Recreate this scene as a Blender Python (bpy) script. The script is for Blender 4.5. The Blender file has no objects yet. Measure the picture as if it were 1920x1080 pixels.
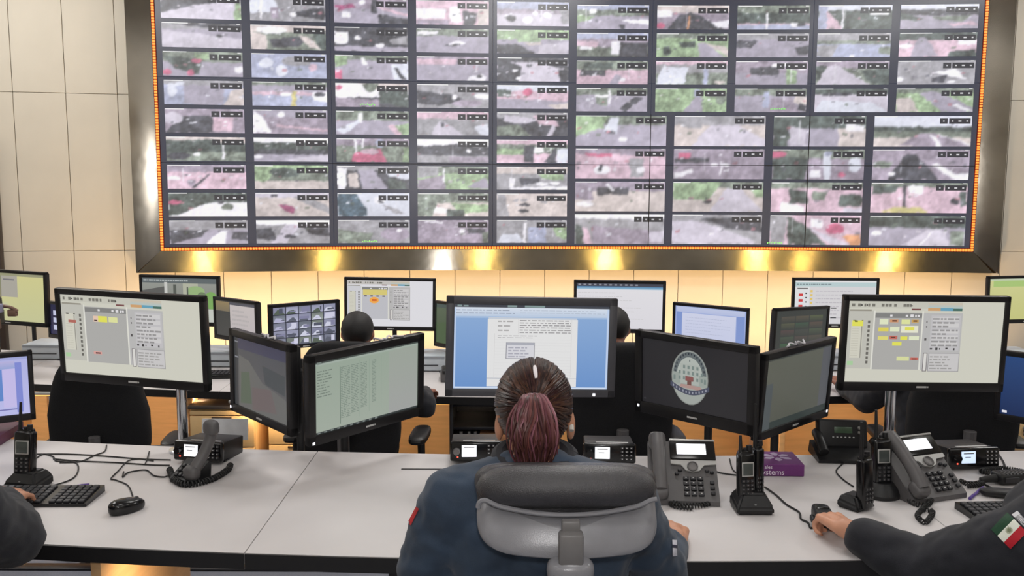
import bpy, bmesh, math, random
import numpy as np
from mathutils import Vector, Matrix, noise
random.seed(7); RNG = np.random.RandomState(11)
sc = bpy.context.scene
COL = sc.collection
pi = math.pi

# ------------------------------------------------------------------ camera
H = 1.71; F = 1700.0; PITCH = 0.117687; ROLL = 0.003959
_fw = Vector((0, math.cos(PITCH), -math.sin(PITCH))); _up = Vector((0, math.sin(PITCH), math.cos(PITCH)))
_rt = Vector((1, 0, 0))
CR = _rt*math.cos(ROLL)+_up*math.sin(ROLL); CU = -_rt*math.sin(ROLL)+_up*math.cos(ROLL)
cd = bpy.data.cameras.new('camera'); cam = bpy.data.objects.new('camera', cd); COL.objects.link(cam)
cd.sensor_fit = 'HORIZONTAL'; cd.sensor_width = 36.0; cd.lens = 36.0*F/1920.0
cd.clip_start = 0.05; cd.clip_end = 100
cam.matrix_world = Matrix(((CR.x, CU.x, -_fw.x, 0), (CR.y, CU.y, -_fw.y, 0), (CR.z, CU.z, -_fw.z, H), (0, 0, 0, 1)))
sc.camera = cam
CAM = Vector((0, 0, H))
def ray(x, y): return _fw+CR*((x-960)/F)-CU*((y-540)/F)
def onz(x, y, z):
    d = ray(x, y); return CAM+d*((z-H)/d.z)
def ony(x, y, Y):
    d = ray(x, y); return CAM+d*(Y/d.y)

# ------------------------------------------------------------------ world, lights, exposure
w = bpy.data.worlds.new('world'); sc.world = w; w.use_nodes = True
w.node_tree.nodes['Background'].inputs[0].default_value = (0.9, 0.95, 1.0, 1)
w.node_tree.nodes['Background'].inputs[1].default_value = 0.05
sc.view_settings.view_transform = 'Standard'
try: sc.view_settings.look = 'None'
except Exception: pass
sc.view_settings.gamma = 1.0; sc.view_settings.use_curve_mapping = False
sc.view_settings.exposure = 0.0
def add_light(name, kind, loc, energy, color, target=None, **kw):
    ld = bpy.data.lights.new(name, kind); o = bpy.data.objects.new(name, ld); COL.objects.link(o)
    ld.energy = energy; ld.color = color; o.location = loc
    for k, v in kw.items(): setattr(ld, k, v)
    if target is not None:
        o.rotation_euler = (Vector(target)-Vector(loc)).to_track_quat('-Z', 'Y').to_euler()
    return o
CEIL = 4.0
CEILING_LIGHTS = [(-2.9, 1.0), (0.4, 1.0), (3.7, 1.0), (-3.4, 4.2), (0.4, 4.2), (4.2, 4.2), (-3.9, 6.5), (0.4, 6.5), (4.7, 6.5), (-2.9, -1.6), (0.4, -1.6), (3.7, -1.6)]  # all unseen; the row nearest the back wall is added to brighten it
for (lx, ly) in CEILING_LIGHTS:
    add_light('ceiling_panel_lamp', 'AREA', (lx, ly, CEIL-0.07), 42 if ly > 6 else (40 if ly > 4 else 17), (1.0, 0.985, 0.96), shape='RECTANGLE', size=1.15, size_y=0.55)
# the photographer's flash, just above the lens
add_light('camera_flash', 'POINT', (0.02, -0.03, H+0.13), 40, (1.0, 0.98, 0.97), shadow_soft_size=0.035)

# ------------------------------------------------------------------ helpers: colour, materials
def lin(c):
    c = c/255.0
    return c/12.92 if c <= 0.04045 else ((c+0.055)/1.055)**2.4
def C3(r, g, b): return (lin(r), lin(g), lin(b))
MATS = {}
def mat(name, rgb, rough=0.5, metal=0.0, var=0.06, scale=30.0, bump=0.0, bscale=200.0, spec=0.5, stretch=None, aniso=0.0, coat=0.0, sheen=0.0):
    if name in MATS: return MATS[name]
    m = bpy.data.materials.new(name); m.use_nodes = True; nt = m.node_tree; b = nt.nodes['Principled BSDF']
    c = C3(*rgb)
    b.inputs['Roughness'].default_value = rough; b.inputs['Metallic'].default_value = metal
    b.inputs['Specular IOR Level'].default_value = spec
    if coat: b.inputs['Coat Weight'].default_value = coat
    if sheen: b.inputs['Sheen Weight'].default_value = sheen
    tc = nt.nodes.new('ShaderNodeTexCoord'); mp = nt.nodes.new('ShaderNodeMapping')
    nt.links.new(tc.outputs['Object'], mp.inputs[0])
    if stretch: mp.inputs['Scale'].default_value = stretch
    nz = nt.nodes.new('ShaderNodeTexNoise'); nz.inputs['Scale'].default_value = scale; nz.inputs['Detail'].default_value = 4
    nt.links.new(mp.outputs[0], nz.inputs['Vector'])
    rp = nt.nodes.new('ShaderNodeValToRGB')
    rp.color_ramp.elements[0].position = 0.3; rp.color_ramp.elements[1].position = 0.7
    rp.color_ramp.elements[0].color = (*[x*(1-var) for x in c], 1); rp.color_ramp.elements[1].color = (*[min(1, x*(1+var)) for x in c], 1)
    nt.links.new(nz.outputs[0], rp.inputs[0]); nt.links.new(rp.outputs[0], b.inputs['Base Color'])
    if bump:
        n2 = nt.nodes.new('ShaderNodeTexNoise'); n2.inputs['Scale'].default_value = bscale; n2.inputs['Detail'].default_value = 3
        nt.links.new(mp.outputs[0], n2.inputs['Vector'])
        bp = nt.nodes.new('ShaderNodeBump'); bp.inputs['Strength'].default_value = bump; bp.inputs['Distance'].default_value = 0.002
        nt.links.new(n2.outputs[0], bp.inputs['Height']); nt.links.new(bp.outputs[0], b.inputs['Normal'])
    if aniso:
        b.inputs['Anisotropic'].default_value = aniso
        tg = nt.nodes.new('ShaderNodeCombineXYZ'); tg.inputs[2].default_value = 1.0; tg.inputs[0].default_value = 0.02
        nt.links.new(tg.outputs[0], b.inputs['Tangent'])
        if bump: bp.inputs['Distance'].default_value = 0.02
    MATS[name] = m; return m
def emit(name, rgb, strength):
    if name in MATS: return MATS[name]
    m = bpy.data.materials.new(name); m.use_nodes = True; b = m.node_tree.nodes['Principled BSDF']
    c = C3(*rgb); b.inputs['Base Color'].default_value = (*c, 1); b.inputs['Emission Color'].default_value = (*c, 1)
    b.inputs['Emission Strength'].default_value = strength; b.inputs['Roughness'].default_value = 0.4
    MATS[name] = m; return m
def attr_mat(name, strength, rough=0.3, spec=0.5, base=False, bump=0):
    """colour attribute drives a lit screen (emission) or a surface colour (base)"""
    m = bpy.data.materials.new(name); m.use_nodes = True; nt = m.node_tree; b = nt.nodes['Principled BSDF']
    a = nt.nodes.new('ShaderNodeAttribute'); a.attribute_name = 'Col'
    b.inputs['Roughness'].default_value = rough; b.inputs['Specular IOR Level'].default_value = spec
    if base: nt.links.new(a.outputs['Color'], b.inputs['Base Color'])
    else:
        b.inputs['Base Color'].default_value = (0.012, 0.012, 0.014, 1)
        nt.links.new(a.outputs['Color'], b.inputs['Emission Color']); b.inputs['Emission Strength'].default_value = strength
    MATS[name] = m; return m
M_FEED = attr_mat('video_wall_picture', 0.95, rough=0.25, spec=1.0)
M_SCR = attr_mat('monitor_picture', 0.95, rough=0.32, spec=0.4)
M_PRINT = attr_mat('printed_surface', 1, rough=0.6, spec=0.3, base=True)
M_HAIR = attr_mat('hair_strands', 1, rough=0.36, spec=0.25, base=True)
BLK = mat('black_plastic', (26, 26, 28), 0.42, spec=0.4, bump=0.15, bscale=900)
BLKG = mat('black_gloss_plastic', (16, 16, 18), 0.18, var=0.05)
BEZ = mat('black_bezel_plastic', (28, 27, 29), 0.4, spec=0.35)
GREYBEZ = mat('charcoal_bezel_plastic', (66, 66, 72), 0.45)
DGREY = mat('dark_grey_plastic', (88, 86, 87), 0.45, bump=0.15, bscale=700)
MGREY = mat('mid_grey_plastic', (110, 108, 108), 0.4)
SILV = mat('silver_plastic', (178, 178, 176), 0.35, metal=0.3)
CHROME = mat('chrome', (205, 208, 212), 0.14, metal=1.0, var=0.03)
GUN = mat('dark_metal', (60, 60, 64), 0.35, metal=0.8)
WHITE = mat('white_laminate', (206, 202, 202), 0.42, var=0.02, scale=6, bump=0.05, bscale=500)
KEYM = mat('key_black', (36, 36, 40), 0.5)
KEYL = mat('key_legend_grey', (190, 190, 190), 0.5)
RUB = mat('black_cable_rubber', (20, 20, 21), 0.55)
FABR = mat('black_chair_fabric', (38, 38, 40), 0.9, var=0.2, scale=300, bump=0.4, bscale=900, spec=0.2)
LEATH = mat('black_leather', (58, 57, 60), 0.30, var=0.1, scale=60, bump=0.6, bscale=420)
CHPL = mat('grey_moulded_plastic', (128, 128, 133), 0.24, var=0.04, bump=0.12, bscale=600)
NAVY = mat('navy_uniform_cloth', (48, 62, 80), 0.72, var=0.22, scale=14, bump=0.4, bscale=700, spec=0.3, sheen=0.15)
BLKCL = mat('black_uniform_cloth', (38, 39, 45), 0.8, var=0.22, scale=14, bump=0.4, bscale=700, spec=0.25, sheen=0.1)
DKTR = mat('dark_trousers', (28, 30, 36), 0.85, spec=0.2)
SKIN = mat('skin_warm', (196, 142, 114), 0.5, var=0.12, scale=22, bump=0.12, bscale=300)
SKIN2 = mat('skin_brown', (140, 92, 74), 0.5, var=0.12, scale=22, bump=0.12, bscale=300)
WOOD = mat('maple_laminate', (220, 178, 130), 0.45, var=0.08, scale=4, stretch=(1, 1, 12))
PEDE = mat('cream_pedestal_paint', (232, 196, 142), 0.5, var=0.03)
STEEL = mat('brushed_steel', (140, 134, 124), 0.125, metal=1.0, var=0.25, scale=2.2, aniso=0.9, stretch=(1, 1, 1.2), bump=0.035, bscale=3.5)
WALLM = mat('beige_wall_panel', (205, 199, 186), 0.5, var=0.03, scale=3, spec=0.35)
GAPM = mat('wall_joint_dark', (172, 160, 142), 0.8)
CARP = mat('blue_grey_carpet', (128, 131, 142), 0.95, var=0.12, scale=200, bump=0.4, bscale=900, spec=0.1)
CEILM = mat('ceiling_white', (225, 222, 215), 0.8, var=0.02)
DOORM = mat('dark_brown_door', (58, 48, 42), 0.5, var=0.1, scale=5, stretch=(6, 6, 1))
PURP = mat('purple_card', (104, 44, 110), 0.4, var=0.12, scale=12)
AMBER = emit('amber_led', (250, 142, 62), 1.1)
AMBD = mat('led_strip_base', (120, 40, 14), 0.5)

# ------------------------------------------------------------------ helpers: mesh builder
class MB:
    def __init__(s): s.v = []; s.f = []; s.c = []; s.col = None
    def add(s, vs, fs, col=None):
        o = len(s.v); s.v += [tuple(v) for v in vs]
        for f in fs: s.f.append(tuple(i+o for i in f)); s.c.append(col if col is not None else (0.5, 0.5, 0.5))
        return s
    def xf(s, M, frm=0):
        for i in range(frm, len(s.v)): s.v[i] = tuple(M @ Vector(s.v[i]))
        return s
    def box(s, c, size, rot=None, bev=0.0, seg=2):
        bm = bmesh.new(); bmesh.ops.create_cube(bm, size=1.0)
        for v in bm.verts: v.co = Vector((v.co.x*size[0], v.co.y*size[1], v.co.z*size[2]))
        if bev > 0: bmesh.ops.bevel(bm, geom=bm.edges[:], offset=min(bev, min(size)*0.49), segments=seg, profile=0.5, affect='EDGES')
        M = Matrix.Translation(c)
        if rot is not None: M = M @ rot.to_4x4()
        bm.verts.index_update()
        s.add([M @ v.co for v in bm.verts], [[v.index for v in f.verts] for f in bm.faces]); bm.free(); return s
    def tube(s, pts, r, n=8, caps=True):
        pts = [Vector(p) for p in pts]; rs = r if isinstance(r, (list, tuple)) else [r]*len(pts)
        o = len(s.v); prev = None; vs = []
        for i, p in enumerate(pts):
            t = (pts[min(i+1, len(pts)-1)]-pts[max(i-1, 0)])
            if t.length < 1e-9: t = Vector((0, 0, 1))
            t.normalize()
            if prev is None:
                a = Vector((0, 0, 1)) if abs(t.z) < 0.9 else Vector((1, 0, 0))
                u = t.cross(a).normalized()
            else:
                u = (prev-t*prev.dot(t))
                u = u.normalized() if u.length > 1e-6 else t.orthogonal().normalized()
            prev = u; q = t.cross(u)
            for k in range(n):
                a = 2*pi*k/n; vs.append(p+(u*math.cos(a)+q*math.sin(a))*rs[i])
        fs = []
        for i in range(len(pts)-1):
            for k in range(n):
                fs.append((i*n+k, i*n+(k+1) % n, (i+1)*n+(k+1) % n, (i+1)*n+k))
        if caps: fs.append(tuple(range(n))[::-1]); fs.append(tuple((len(pts)-1)*n+k for k in range(n)))
        return s.add(vs, fs)
    def cyl(s, p0, p1, r0, r1=None, n=16):
        return s.tube([p0, p1], [r0, r0 if r1 is None else r1], n)
    def lathe(s, c, prof, n=20, axis='z'):
        vs = []; fs = []
        for (r, h) in prof:
            for k in range(n):
                a = 2*pi*k/n
                p = Vector((r*math.cos(a), r*math.sin(a), h))
                if axis == 'y': p = Vector((p.x, p.z, p.y))
                vs.append(Vector(c)+p)
        for i in range(len(prof)-1):
            for k in range(n): fs.append((i*n+k, i*n+(k+1) % n, (i+1)*n+(k+1) % n, (i+1)*n+k))
        fs.append(tuple(range(n))[::-1]); fs.append(tuple((len(prof)-1)*n+k for k in range(n)))
        return s.add(vs, fs)
    def sup(s, c, r, e1=1.0, e2=1.0, nu=28, nv=14, rot=None):
        """superellipsoid"""
        def pw(a, e): return math.copysign(abs(a)**e, a)
        vs = []; fs = []
        for j in range(nv+1):
            ph = -pi/2+pi*j/nv
            for i in range(nu):
                th = 2*pi*i/nu
                p = Vector((r[0]*pw(math.cos(ph), e1)*pw(math.cos(th), e2), r[1]*pw(math.cos(ph), e1)*pw(math.sin(th), e2), r[2]*pw(math.sin(ph), e1)))
                if rot is not None: p = rot @ p
                vs.append(Vector(c)+p)
        for j in range(nv):
            for i in range(nu): fs.append((j*nu+i, j*nu+(i+1) % nu, (j+1)*nu+(i+1) % nu, (j+1)*nu+i))
        return s.add(vs, fs)
    def prism(s, poly, y0, y1, plane='xz'):
        """extrude a 2-D outline"""
        n = len(poly)
        def P(a, b, d): return (a, d, b) if plane == 'xz' else ((a, b, d) if plane == 'xy' else (d, a, b))
        vs = [P(a, b, y0) for a, b in poly]+[P(a, b, y1) for a, b in poly]
        fs = [tuple(range(n)), tuple(range(2*n-1, n-1, -1))]+[(i, i+n, (i+1) % n+n, (i+1) % n) for i in range(n)]
        return s.add(vs, fs)
    def mesh(s, name, smooth=True, colors=False):
        me = bpy.data.meshes.new(name); me.from_pydata(s.v, [], s.f)
        bm = bmesh.new(); bm.from_mesh(me)
        if not colors: bmesh.ops.recalc_face_normals(bm, faces=bm.faces[:])
        bm.to_mesh(me); bm.free()
        if colors:
            a = me.color_attributes.new('Col', 'FLOAT_COLOR', 'CORNER'); arr = np.ones((len(me.loops), 4), np.float32)
            k = 0
            for f, c in zip(s.f, s.c):
                for j in range(len(f)):
                    arr[k, :3] = c[j] if isinstance(c[0], (tuple, list)) else c
                    k += 1
            a.data.foreach_set('color', arr.ravel())
        if smooth: shade(me)
        return me
def shade(me, ang=35):
    me.polygons.foreach_set('use_smooth', [True]*len(me.polygons))
    try: me.set_sharp_from_angle(angle=math.radians(ang))
    except Exception: pass
def ob(name, me, m, parent=None, M=None):
    if isinstance(me, MB): me = me.mesh(name)
    o = bpy.data.objects.new(name, me); COL.objects.link(o)
    if m is not None:
        if len(me.materials) == 0: me.materials.append(m)
        elif me.materials[0] != m: o.material_slots[0].link = 'OBJECT'; o.material_slots[0].material = m
    if parent is not None: o.parent = parent
    if M is not None:
        if parent is None: o.matrix_world = M
        else: o.matrix_local = M
    return o
def tag(o, label=None, cat=None, group=None, kind=None):
    if label: o['label'] = label
    if cat: o['category'] = cat
    if group: o['group'] = group
    if kind: o['kind'] = kind
    return o
def thing(name, label, cat, loc=(0, 0, 0), rz=0.0, group=None, M=None):
    o = bpy.data.objects.new(name, None); COL.objects.link(o); o.empty_display_size = 0.05
    if M is not None: o.matrix_world = M
    else: o.location = loc; o.rotation_euler = (0, 0, rz)
    return tag(o, label, cat, group)
def struct(name, me, m): return tag(ob(name, me, m), kind='structure')
def RX(a): return Matrix.Rotation(a, 3, 'X')
def RY(a): return Matrix.Rotation(a, 3, 'Y')
def RZ(a): return Matrix.Rotation(a, 3, 'Z')
def text_mb(body, size, M, ext=0.0):
    cu = bpy.data.curves.new('t', 'FONT'); cu.body = body; cu.size = size; cu.align_x = 'CENTER'; cu.align_y = 'CENTER'; cu.extrude = ext
    cu.resolution_u = 3
    o = bpy.data.objects.new('t', cu); COL.objects.link(o)
    dg = bpy.context.evaluated_depsgraph_get(); me = bpy.data.meshes.new_from_object(o.evaluated_get(dg))
    mb = MB(); mb.add([M @ v.co for v in me.vertices], [list(p.vertices) for p in me.polygons])
    bpy.data.objects.remove(o); bpy.data.meshes.remove(me); bpy.data.curves.remove(cu)
    return mb
def spline(pts, n=8):
    P = [Vector(p) for p in pts]; out = []
    for i in range(len(P)-1):
        p0 = P[max(i-1, 0)]; p1 = P[i]; p2 = P[i+1]; p3 = P[min(i+2, len(P)-1)]
        for k in range(n):
            t = k/n; t2 = t*t; t3 = t2*t
            out.append(0.5*((2*p1)+(p2-p0)*t+(2*p0-5*p1+4*p2-p3)*t2+(3*p1-p0-3*p2+p3)*t3))
    out.append(P[-1]); return out
def helix(path, turns, R, r, n=6, per=9):
    """a coiled cord along a path"""
    pts = spline(path, 16); L = [0]
    for a, b in zip(pts, pts[1:]): L.append(L[-1]+(b-a).length)
    N = int(turns*per); out = []
    for i in range(N+1):
        s = L[-1]*i/N; j = max(k for k in range(len(L)) if L[k] <= s+1e-9); j = min(j, len(pts)-2)
        f = (s-L[j])/max(L[j+1]-L[j], 1e-9); p = pts[j].lerp(pts[j+1], f); t = (pts[j+1]-pts[j]).normalized()
        u = t.cross(Vector((0, 0, 1))); u = u.normalized() if u.length > 1e-4 else Vector((1, 0, 0)); q = t.cross(u)
        a = 2*pi*i/per; out.append(p+(u*math.cos(a)+q*math.sin(a))*R)
    mb = MB(); mb.tube(out, r, n); return mb

# ================================================================== ROOM SHELL
XC, RW, D0 = 1.4717, 26.89, 8.362          # the back wall and its video wall bend gently towards the room
def arc(s, dr=0.0, z=0.0):
    th = s/RW; r = RW+dr
    return Vector((XC+r*math.sin(th), D0-RW+r*math.cos(th), z))
def arcM(s, dr, z):
    th = s/RW
    return Matrix.Translation(arc(s, dr, z)) @ Matrix.Rotation(-th, 4, 'Z')
ZLOW = -0.20
STEPY = 3.85
XL, XR, YR = -5.35, 6.9, -3.2
struct('floor', MB().box(((XL+XR)/2, (YR+STEPY)/2, -0.1), (XR-XL, STEPY-YR, 0.2)), CARP)
struct('floor_lower', MB().box(((XL+XR)/2, (STEPY+9.2)/2, ZLOW-0.1), (XR-XL, 9.2-STEPY, 0.2)), CARP)
struct('ceiling', MB().box(((XL+XR)/2, (YR+9.2)/2, CEIL+0.05), (XR-XL, 9.2-YR, 0.1)), CEILM)
struct('wall_left', MB().box((XL-0.05, (YR+9.2)/2, 1.9), (0.1, 9.2-YR, 4.4)), WALLM)
struct('wall_right', MB().box((XR+0.05, (YR+9.2)/2, 1.9), (0.1, 9.2-YR, 4.4)), WALLM)
struct('wall_rear', MB().box(((XL+XR)/2, YR-0.05, 1.9), (XR-XL, 0.1, 4.4)), WALLM)
# back wall: a curved backing with the separate panels in front of it
S_ = [-7.2+i*0.3 for i in range(46)]
mb = MB(); vs = []; fs = []
for s in S_:
    for dr in (0.105, 0.2):
        for z in (ZLOW-0.05, CEIL): vs.append(arc(s, dr, z))
for i in range(len(S_)-1):
    a = i*4; b = a+4
    fs += [(a, b, b+1, a+1), (a+3, b+3, b+2, a+2), (a+1, b+1, b+3, a+3), (a, a+2, b+2, b)]
mb.add(vs, fs); wall = struct('wall_back', mb, GAPM)
PW = 0.4155
def s_of_px(px, py, Y=8.3):          # arc position seen at a pixel
    lo, hi = -8, 7
    for _ in range(40):
        m = (lo+hi)/2; P = arc(m, 0.06); d = P-CAM
        x = 960+F*d.dot(CR)/d.dot(_fw)
        if x < px: lo = m
        else: hi = m
    return lo
s_ref = s_of_px(937, 505)
rows = [(ZLOW, 1.088), (1.088, 2.44), (2.44, CEIL)]
pm = {}
for ri, (z0, z1) in enumerate(rows):
    mb = MB().box((0, 0.02, 0), (PW-0.0038, 0.04, z1-z0-0.0038), bev=0.002, seg=1); pm[ri] = mb.mesh('panel')
k0 = int(math.floor((-7.1-s_ref)/PW))
for k in range(k0, k0+32):
    s = s_ref+(k+0.5)*PW
    p = arc(s, 0.06)
    if p.x < -5.1 or p.x > 6.6: continue
    for ri, (z0, z1) in enumerate(rows):
        if ri == 1 and -4.5 < s < 2.6: continue     # wholly behind the video wall
        ob('panel', pm[ri], WALLM, wall, arcM(s, 0.062, (z0+z1)/2))
# dark door at the far left end of the back wall
d1 = thing('door_1', None, None, M=arcM(s_of_px(-62, 420), 0.03, ZLOW)); d1['kind'] = 'structure'
ob('door_leaf', MB().box((0, 0.0, 1.08), (0.56, 0.05, 2.1), bev=0.004), DOORM, d1)
ob('door_frame', MB().box((0.315, -0.01, 1.12), (0.07, 0.09, 2.24), bev=0.006).box((-0.315, -0.01, 1.12), (0.07, 0.09, 2.24), bev=0.006).box((0, -0.01, 2.2), (0.7, 0.09, 0.08), bev=0.006), DOORM, d1)
ob('door_handle', MB().cyl((-0.2, -0.03, 1.0), (-0.2, -0.08, 1.0), 0.012).cyl((-0.2, -0.075, 1.0), (-0.09, -0.075, 1.0), 0.009), CHROME, d1)
# the step between the two floor levels
struct('trim_1', MB().box(((XL+XR)/2, STEPY-0.01, 0.004), (XR-XL, 0.06, 0.012), bev=0.003), GUN)
# ceiling fixtures
for i, (lx, ly) in enumerate(CEILING_LIGHTS):
    t = thing('ceiling_light', 'square white ceiling light panel above the control room', 'ceiling light', (lx, ly, CEIL), group='ceiling light panels')
    ob('frame', MB().box((0, 0.31, -0.03), (1.26, 0.04, 0.06)).box((0, -0.31, -0.03), (1.26, 0.04, 0.06)).box((0.61, 0, -0.03), (0.04, 0.62, 0.06)).box((-0.61, 0, -0.03), (0.04, 0.62, 0.06)), SILV, t)
    ob('diffuser', MB().box((0, 0, -0.02), (1.2, 0.6, 0.02)), emit('diffuser_glow', (255, 248, 238), 1.2), t)
# warm lamps washing the back wall from below
WARM = (1.0, 0.64, 0.29)
ups = [265, 391, 505, 619, 735, 860, 1005, 1130, 1270, 1408, 1530, 1645, 1760]
for i, px in enumerate(ups):
    s = s_of_px(px, 500); th = s/RW
    p = arc(s, -0.62, ZLOW)
    t = thing('floor_uplight', 'small round floor lamp shining up the beige wall panels', 'floor lamp', p, -th, group='floor uplights along the back wall')
    ob('housing', MB().lathe((0, 0, 0), [(0.07, 0), (0.075, 0.02), (0.06, 0.09), (0.055, 0.09)], 16), BLK, t)
    ob('lens', MB().lathe((0, 0, 0), [(0.052, 0.088), (0.05, 0.094)], 16), emit('warm_lens', (255, 190, 90), 6), t)
    l = add_light('uplight_lamp', 'SPOT', (p.x, p.y, p.z+0.12), 44, WARM, target=arc(s, 0.06, 1.0), spot_size=math.radians(120), spot_blend=0.9, shadow_soft_size=0.05)
# unseen warm spots, added where their reflections streak the steel surround yellow
BEV_B = 6.6
for i, px in enumerate([391, 619, 905, 1130, 1408, 1490, 1645]):
    s = s_of_px(px, 480); P0 = arc(s, -0.03, 1.03); th = s/RW; e = math.radians(BEV_B)
    nv = Vector((-math.sin(th)*math.cos(e), -math.cos(th)*math.cos(e), math.sin(e))); dv = (P0-CAM).normalized(); rv = dv-2*dv.dot(nv)*nv
    ts = [(XL+0.16-P0.x)/rv.x if rv.x < 0 else 99, (XR-0.16-P0.x)/rv.x if rv.x > 0 else 99, (YR+0.16-P0.y)/rv.y]; tm = min(ts); k = ts.index(tm); p = P0+rv*tm
    t = thing('added_spot', 'small warm spotlight added out of view to streak the steel frame', 'spotlight', p, [-pi/2, pi/2, 0][k], group='added warm spotlights that streak the steel frame')
    ob('housing', MB().cyl((0, -0.12, 0), (0, -0.02, 0), 0.06, 0.075, 18).cyl((0, -0.16, 0), (0, -0.11, 0), 0.02, n=10), BLK, t)
    ob('lens', MB().cyl((0, -0.02, 0), (0, -0.012, 0), 0.066, n=18), emit('added_spot_lens', (255, 196, 90), 3), t)
    pl = p+(P0-p).normalized()*0.06
    add_light('added_spot_lamp', 'SPOT', pl, (30+1.4*tm*tm*0.35)*(1.0, 0.6, 1.0, 1.3, 1.0, 0.35, 1.0)[i], (1.0, 0.66, 0.17), target=P0, spot_size=math.radians(7), spot_blend=1.0, shadow_soft_size=0.05)

# ================================================================== VIDEO WALL
S0 = -4.524; CW = 0.7179; RP = 0.2427; Z1 = 3.086; ZB = 1.144
STOT = CW*10
vw = thing('video_wall', 'wide curved video wall of many traffic camera pictures in a steel frame', 'video wall', arc(S0+STOT/2, 0, ZB))
VI = vw.matrix_world.inverted() if False else Matrix.Translation(-arc(S0+STOT/2, 0, ZB))
SL, SR = S0-0.035, S0+STOT+0.035
ZT = Z1+RP+0.02; ZBB = ZB-0.028
def arcstrip(s0, s1, f, n=14, close=True):
    """sweep a closed section f(s)->list of (dr,z) along the arc"""
    vs = []; m = None
    for i in range(n+1):
        s = s0+(s1-s0)*i/n; sec = f(s); m = len(sec)
        for (dr, z) in sec: vs.append(VI @ arc(s, dr, z))
    fs = []
    for i in range(n):
        for k in range(m): fs.append((i*m+k, i*m+(k+1) % m, (i+1)*m+(k+1) % m, (i+1)*m+k))
    fs.append(tuple(range(m))); fs.append(tuple(n*m+k for k in range(m))[::-1])
    return MB().add(vs, fs)
DISP = mat('display_glass_black', (44, 46, 56), 0.25, spec=1.0, var=0.03)
_b = DISP.node_tree.nodes['Principled BSDF']; _b.inputs['Emission Color'].default_value = (*C3(48, 52, 66), 1); _b.inputs['Emission Strength'].default_value = 1.0   # backlit black of the screens
zs = [ZBB, 1.858, 2.59, ZT]
for c in range(5):
    for r in range(3):
        a = SL if c == 0 else S0+2*CW*c; b = SR if c == 4 else S0+2*CW*(c+1)
        g = 0.002
        ob('display_panel', arcstrip(a+g, b-g, lambda s: [(0.0, zs[r]+g), (0.0, zs[r+1]-g), (0.05, zs[r+1]-g), (0.05, zs[r]+g)], 4), DISP, vw)
# steel surround: faces turned inwards to the pictures
BVA = dict(b=BEV_B, t=19, l=12.3, r=21.6); FWB, FWS = 0.188, 0.20; L0 = 0.032   # L0: room for the led strip
def frame_piece(kind):
    ins = -0.012; out = ins-math.tan(math.radians(BVA[kind]))*FWB
    if kind in 'bt':
        zi = ZBB-L0 if kind == 'b' else ZT+L0; zo = zi-FWB if kind == 'b' else zi+FWB
        n = 24; vs = []
        for i in range(n+1):
            f = i/n; si = SL-L0+(SR-SL+2*L0)*f; so = SL-L0-FWS+(SR-SL+2*L0+2*FWS)*f
            vs += [VI @ arc(si, ins, zi), VI @ arc(so, out, zo), VI @ arc(so, 0.06, zo), VI @ arc(si, 0.06, zi)]
    else:
        sg = -1 if kind == 'l' else 1; si = (SL-L0) if kind == 'l' else (SR+L0); so = si+sg*FWS
        n = 6; vs = []
        for i in range(n+1):
            f = i/n; zi = ZBB-L0+(ZT-ZBB+2*L0)*f; zo = ZBB-L0-FWB+(ZT-ZBB+2*L0+2*FWB)*f
            vs += [VI @ arc(si, ins, zi), VI @ arc(so, out, zo), VI @ arc(so, 0.06, zo), VI @ arc(si, 0.06, zi)]
    fs = []
    for i in range(n):
        for k in range(4): fs.append((i*4+k, i*4+(k+1) % 4, (i+1)*4+(k+1) % 4, (i+1)*4+k))
    fs += [(0, 1, 2, 3), tuple(n*4+k for k in (3, 2, 1, 0))]
    return MB().add(vs, fs)
for kd, nm in (('b', 'frame_bottom'), ('t', 'frame_top'), ('l', 'frame_side'), ('r', 'frame_side')):
    ob(nm, frame_piece(kd), STEEL, vw)
# amber led strip round the pictures: base and little ribbed segments
def led_run(kind):
    base = MB(); seg = MB()
    w2 = 0.022
    if kind in 'bt':
        z = ZBB-L0*0.5 if kind == 'b' else ZT+L0*0.5
        n = 300
        for i in range(n):
            s = SL-L0*0.8+(SR-SL+1.6*L0)*(i+0.5)/n; M = VI @ arcM(s, -0.012, z)
            o = len(seg.v); seg.box((0, 0, 0), (0.0165, 0.012, w2)); seg.xf(M, o)
        base = arcstrip(SL-L0, SR+L0, lambda s: [(-0.006, z-0.015), (-0.006, z+0.015), (0.04, z+0.015), (0.04, z-0.015)], 20)
    else:
        s = SL-L0*0.5 if kind == 'l' else SR+L0*0.5
        n = 96
        for i in range(n):
            z = ZBB-L0*0.8+(ZT-ZBB+1.6*L0)*(i+0.5)/n; M = VI @ arcM(s, -0.012, z)
            o = len(seg.v); seg.box((0, 0, 0), (w2, 0.012, 0.0165)); seg.xf(M, o)
        base = arcstrip(s-0.015, s+0.015, lambda q: [(-0.006, ZBB-L0), (-0.006, ZT+L0), (0.04, ZT+L0), (0.04, ZBB-L0)], 1)
    b = ob('led_strip', base, AMBD, vw)
    e = ob('led_segments', seg, AMBER, b); e['kind'] = 'stuff'
for k in 'btlr': led_run(k)
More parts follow.
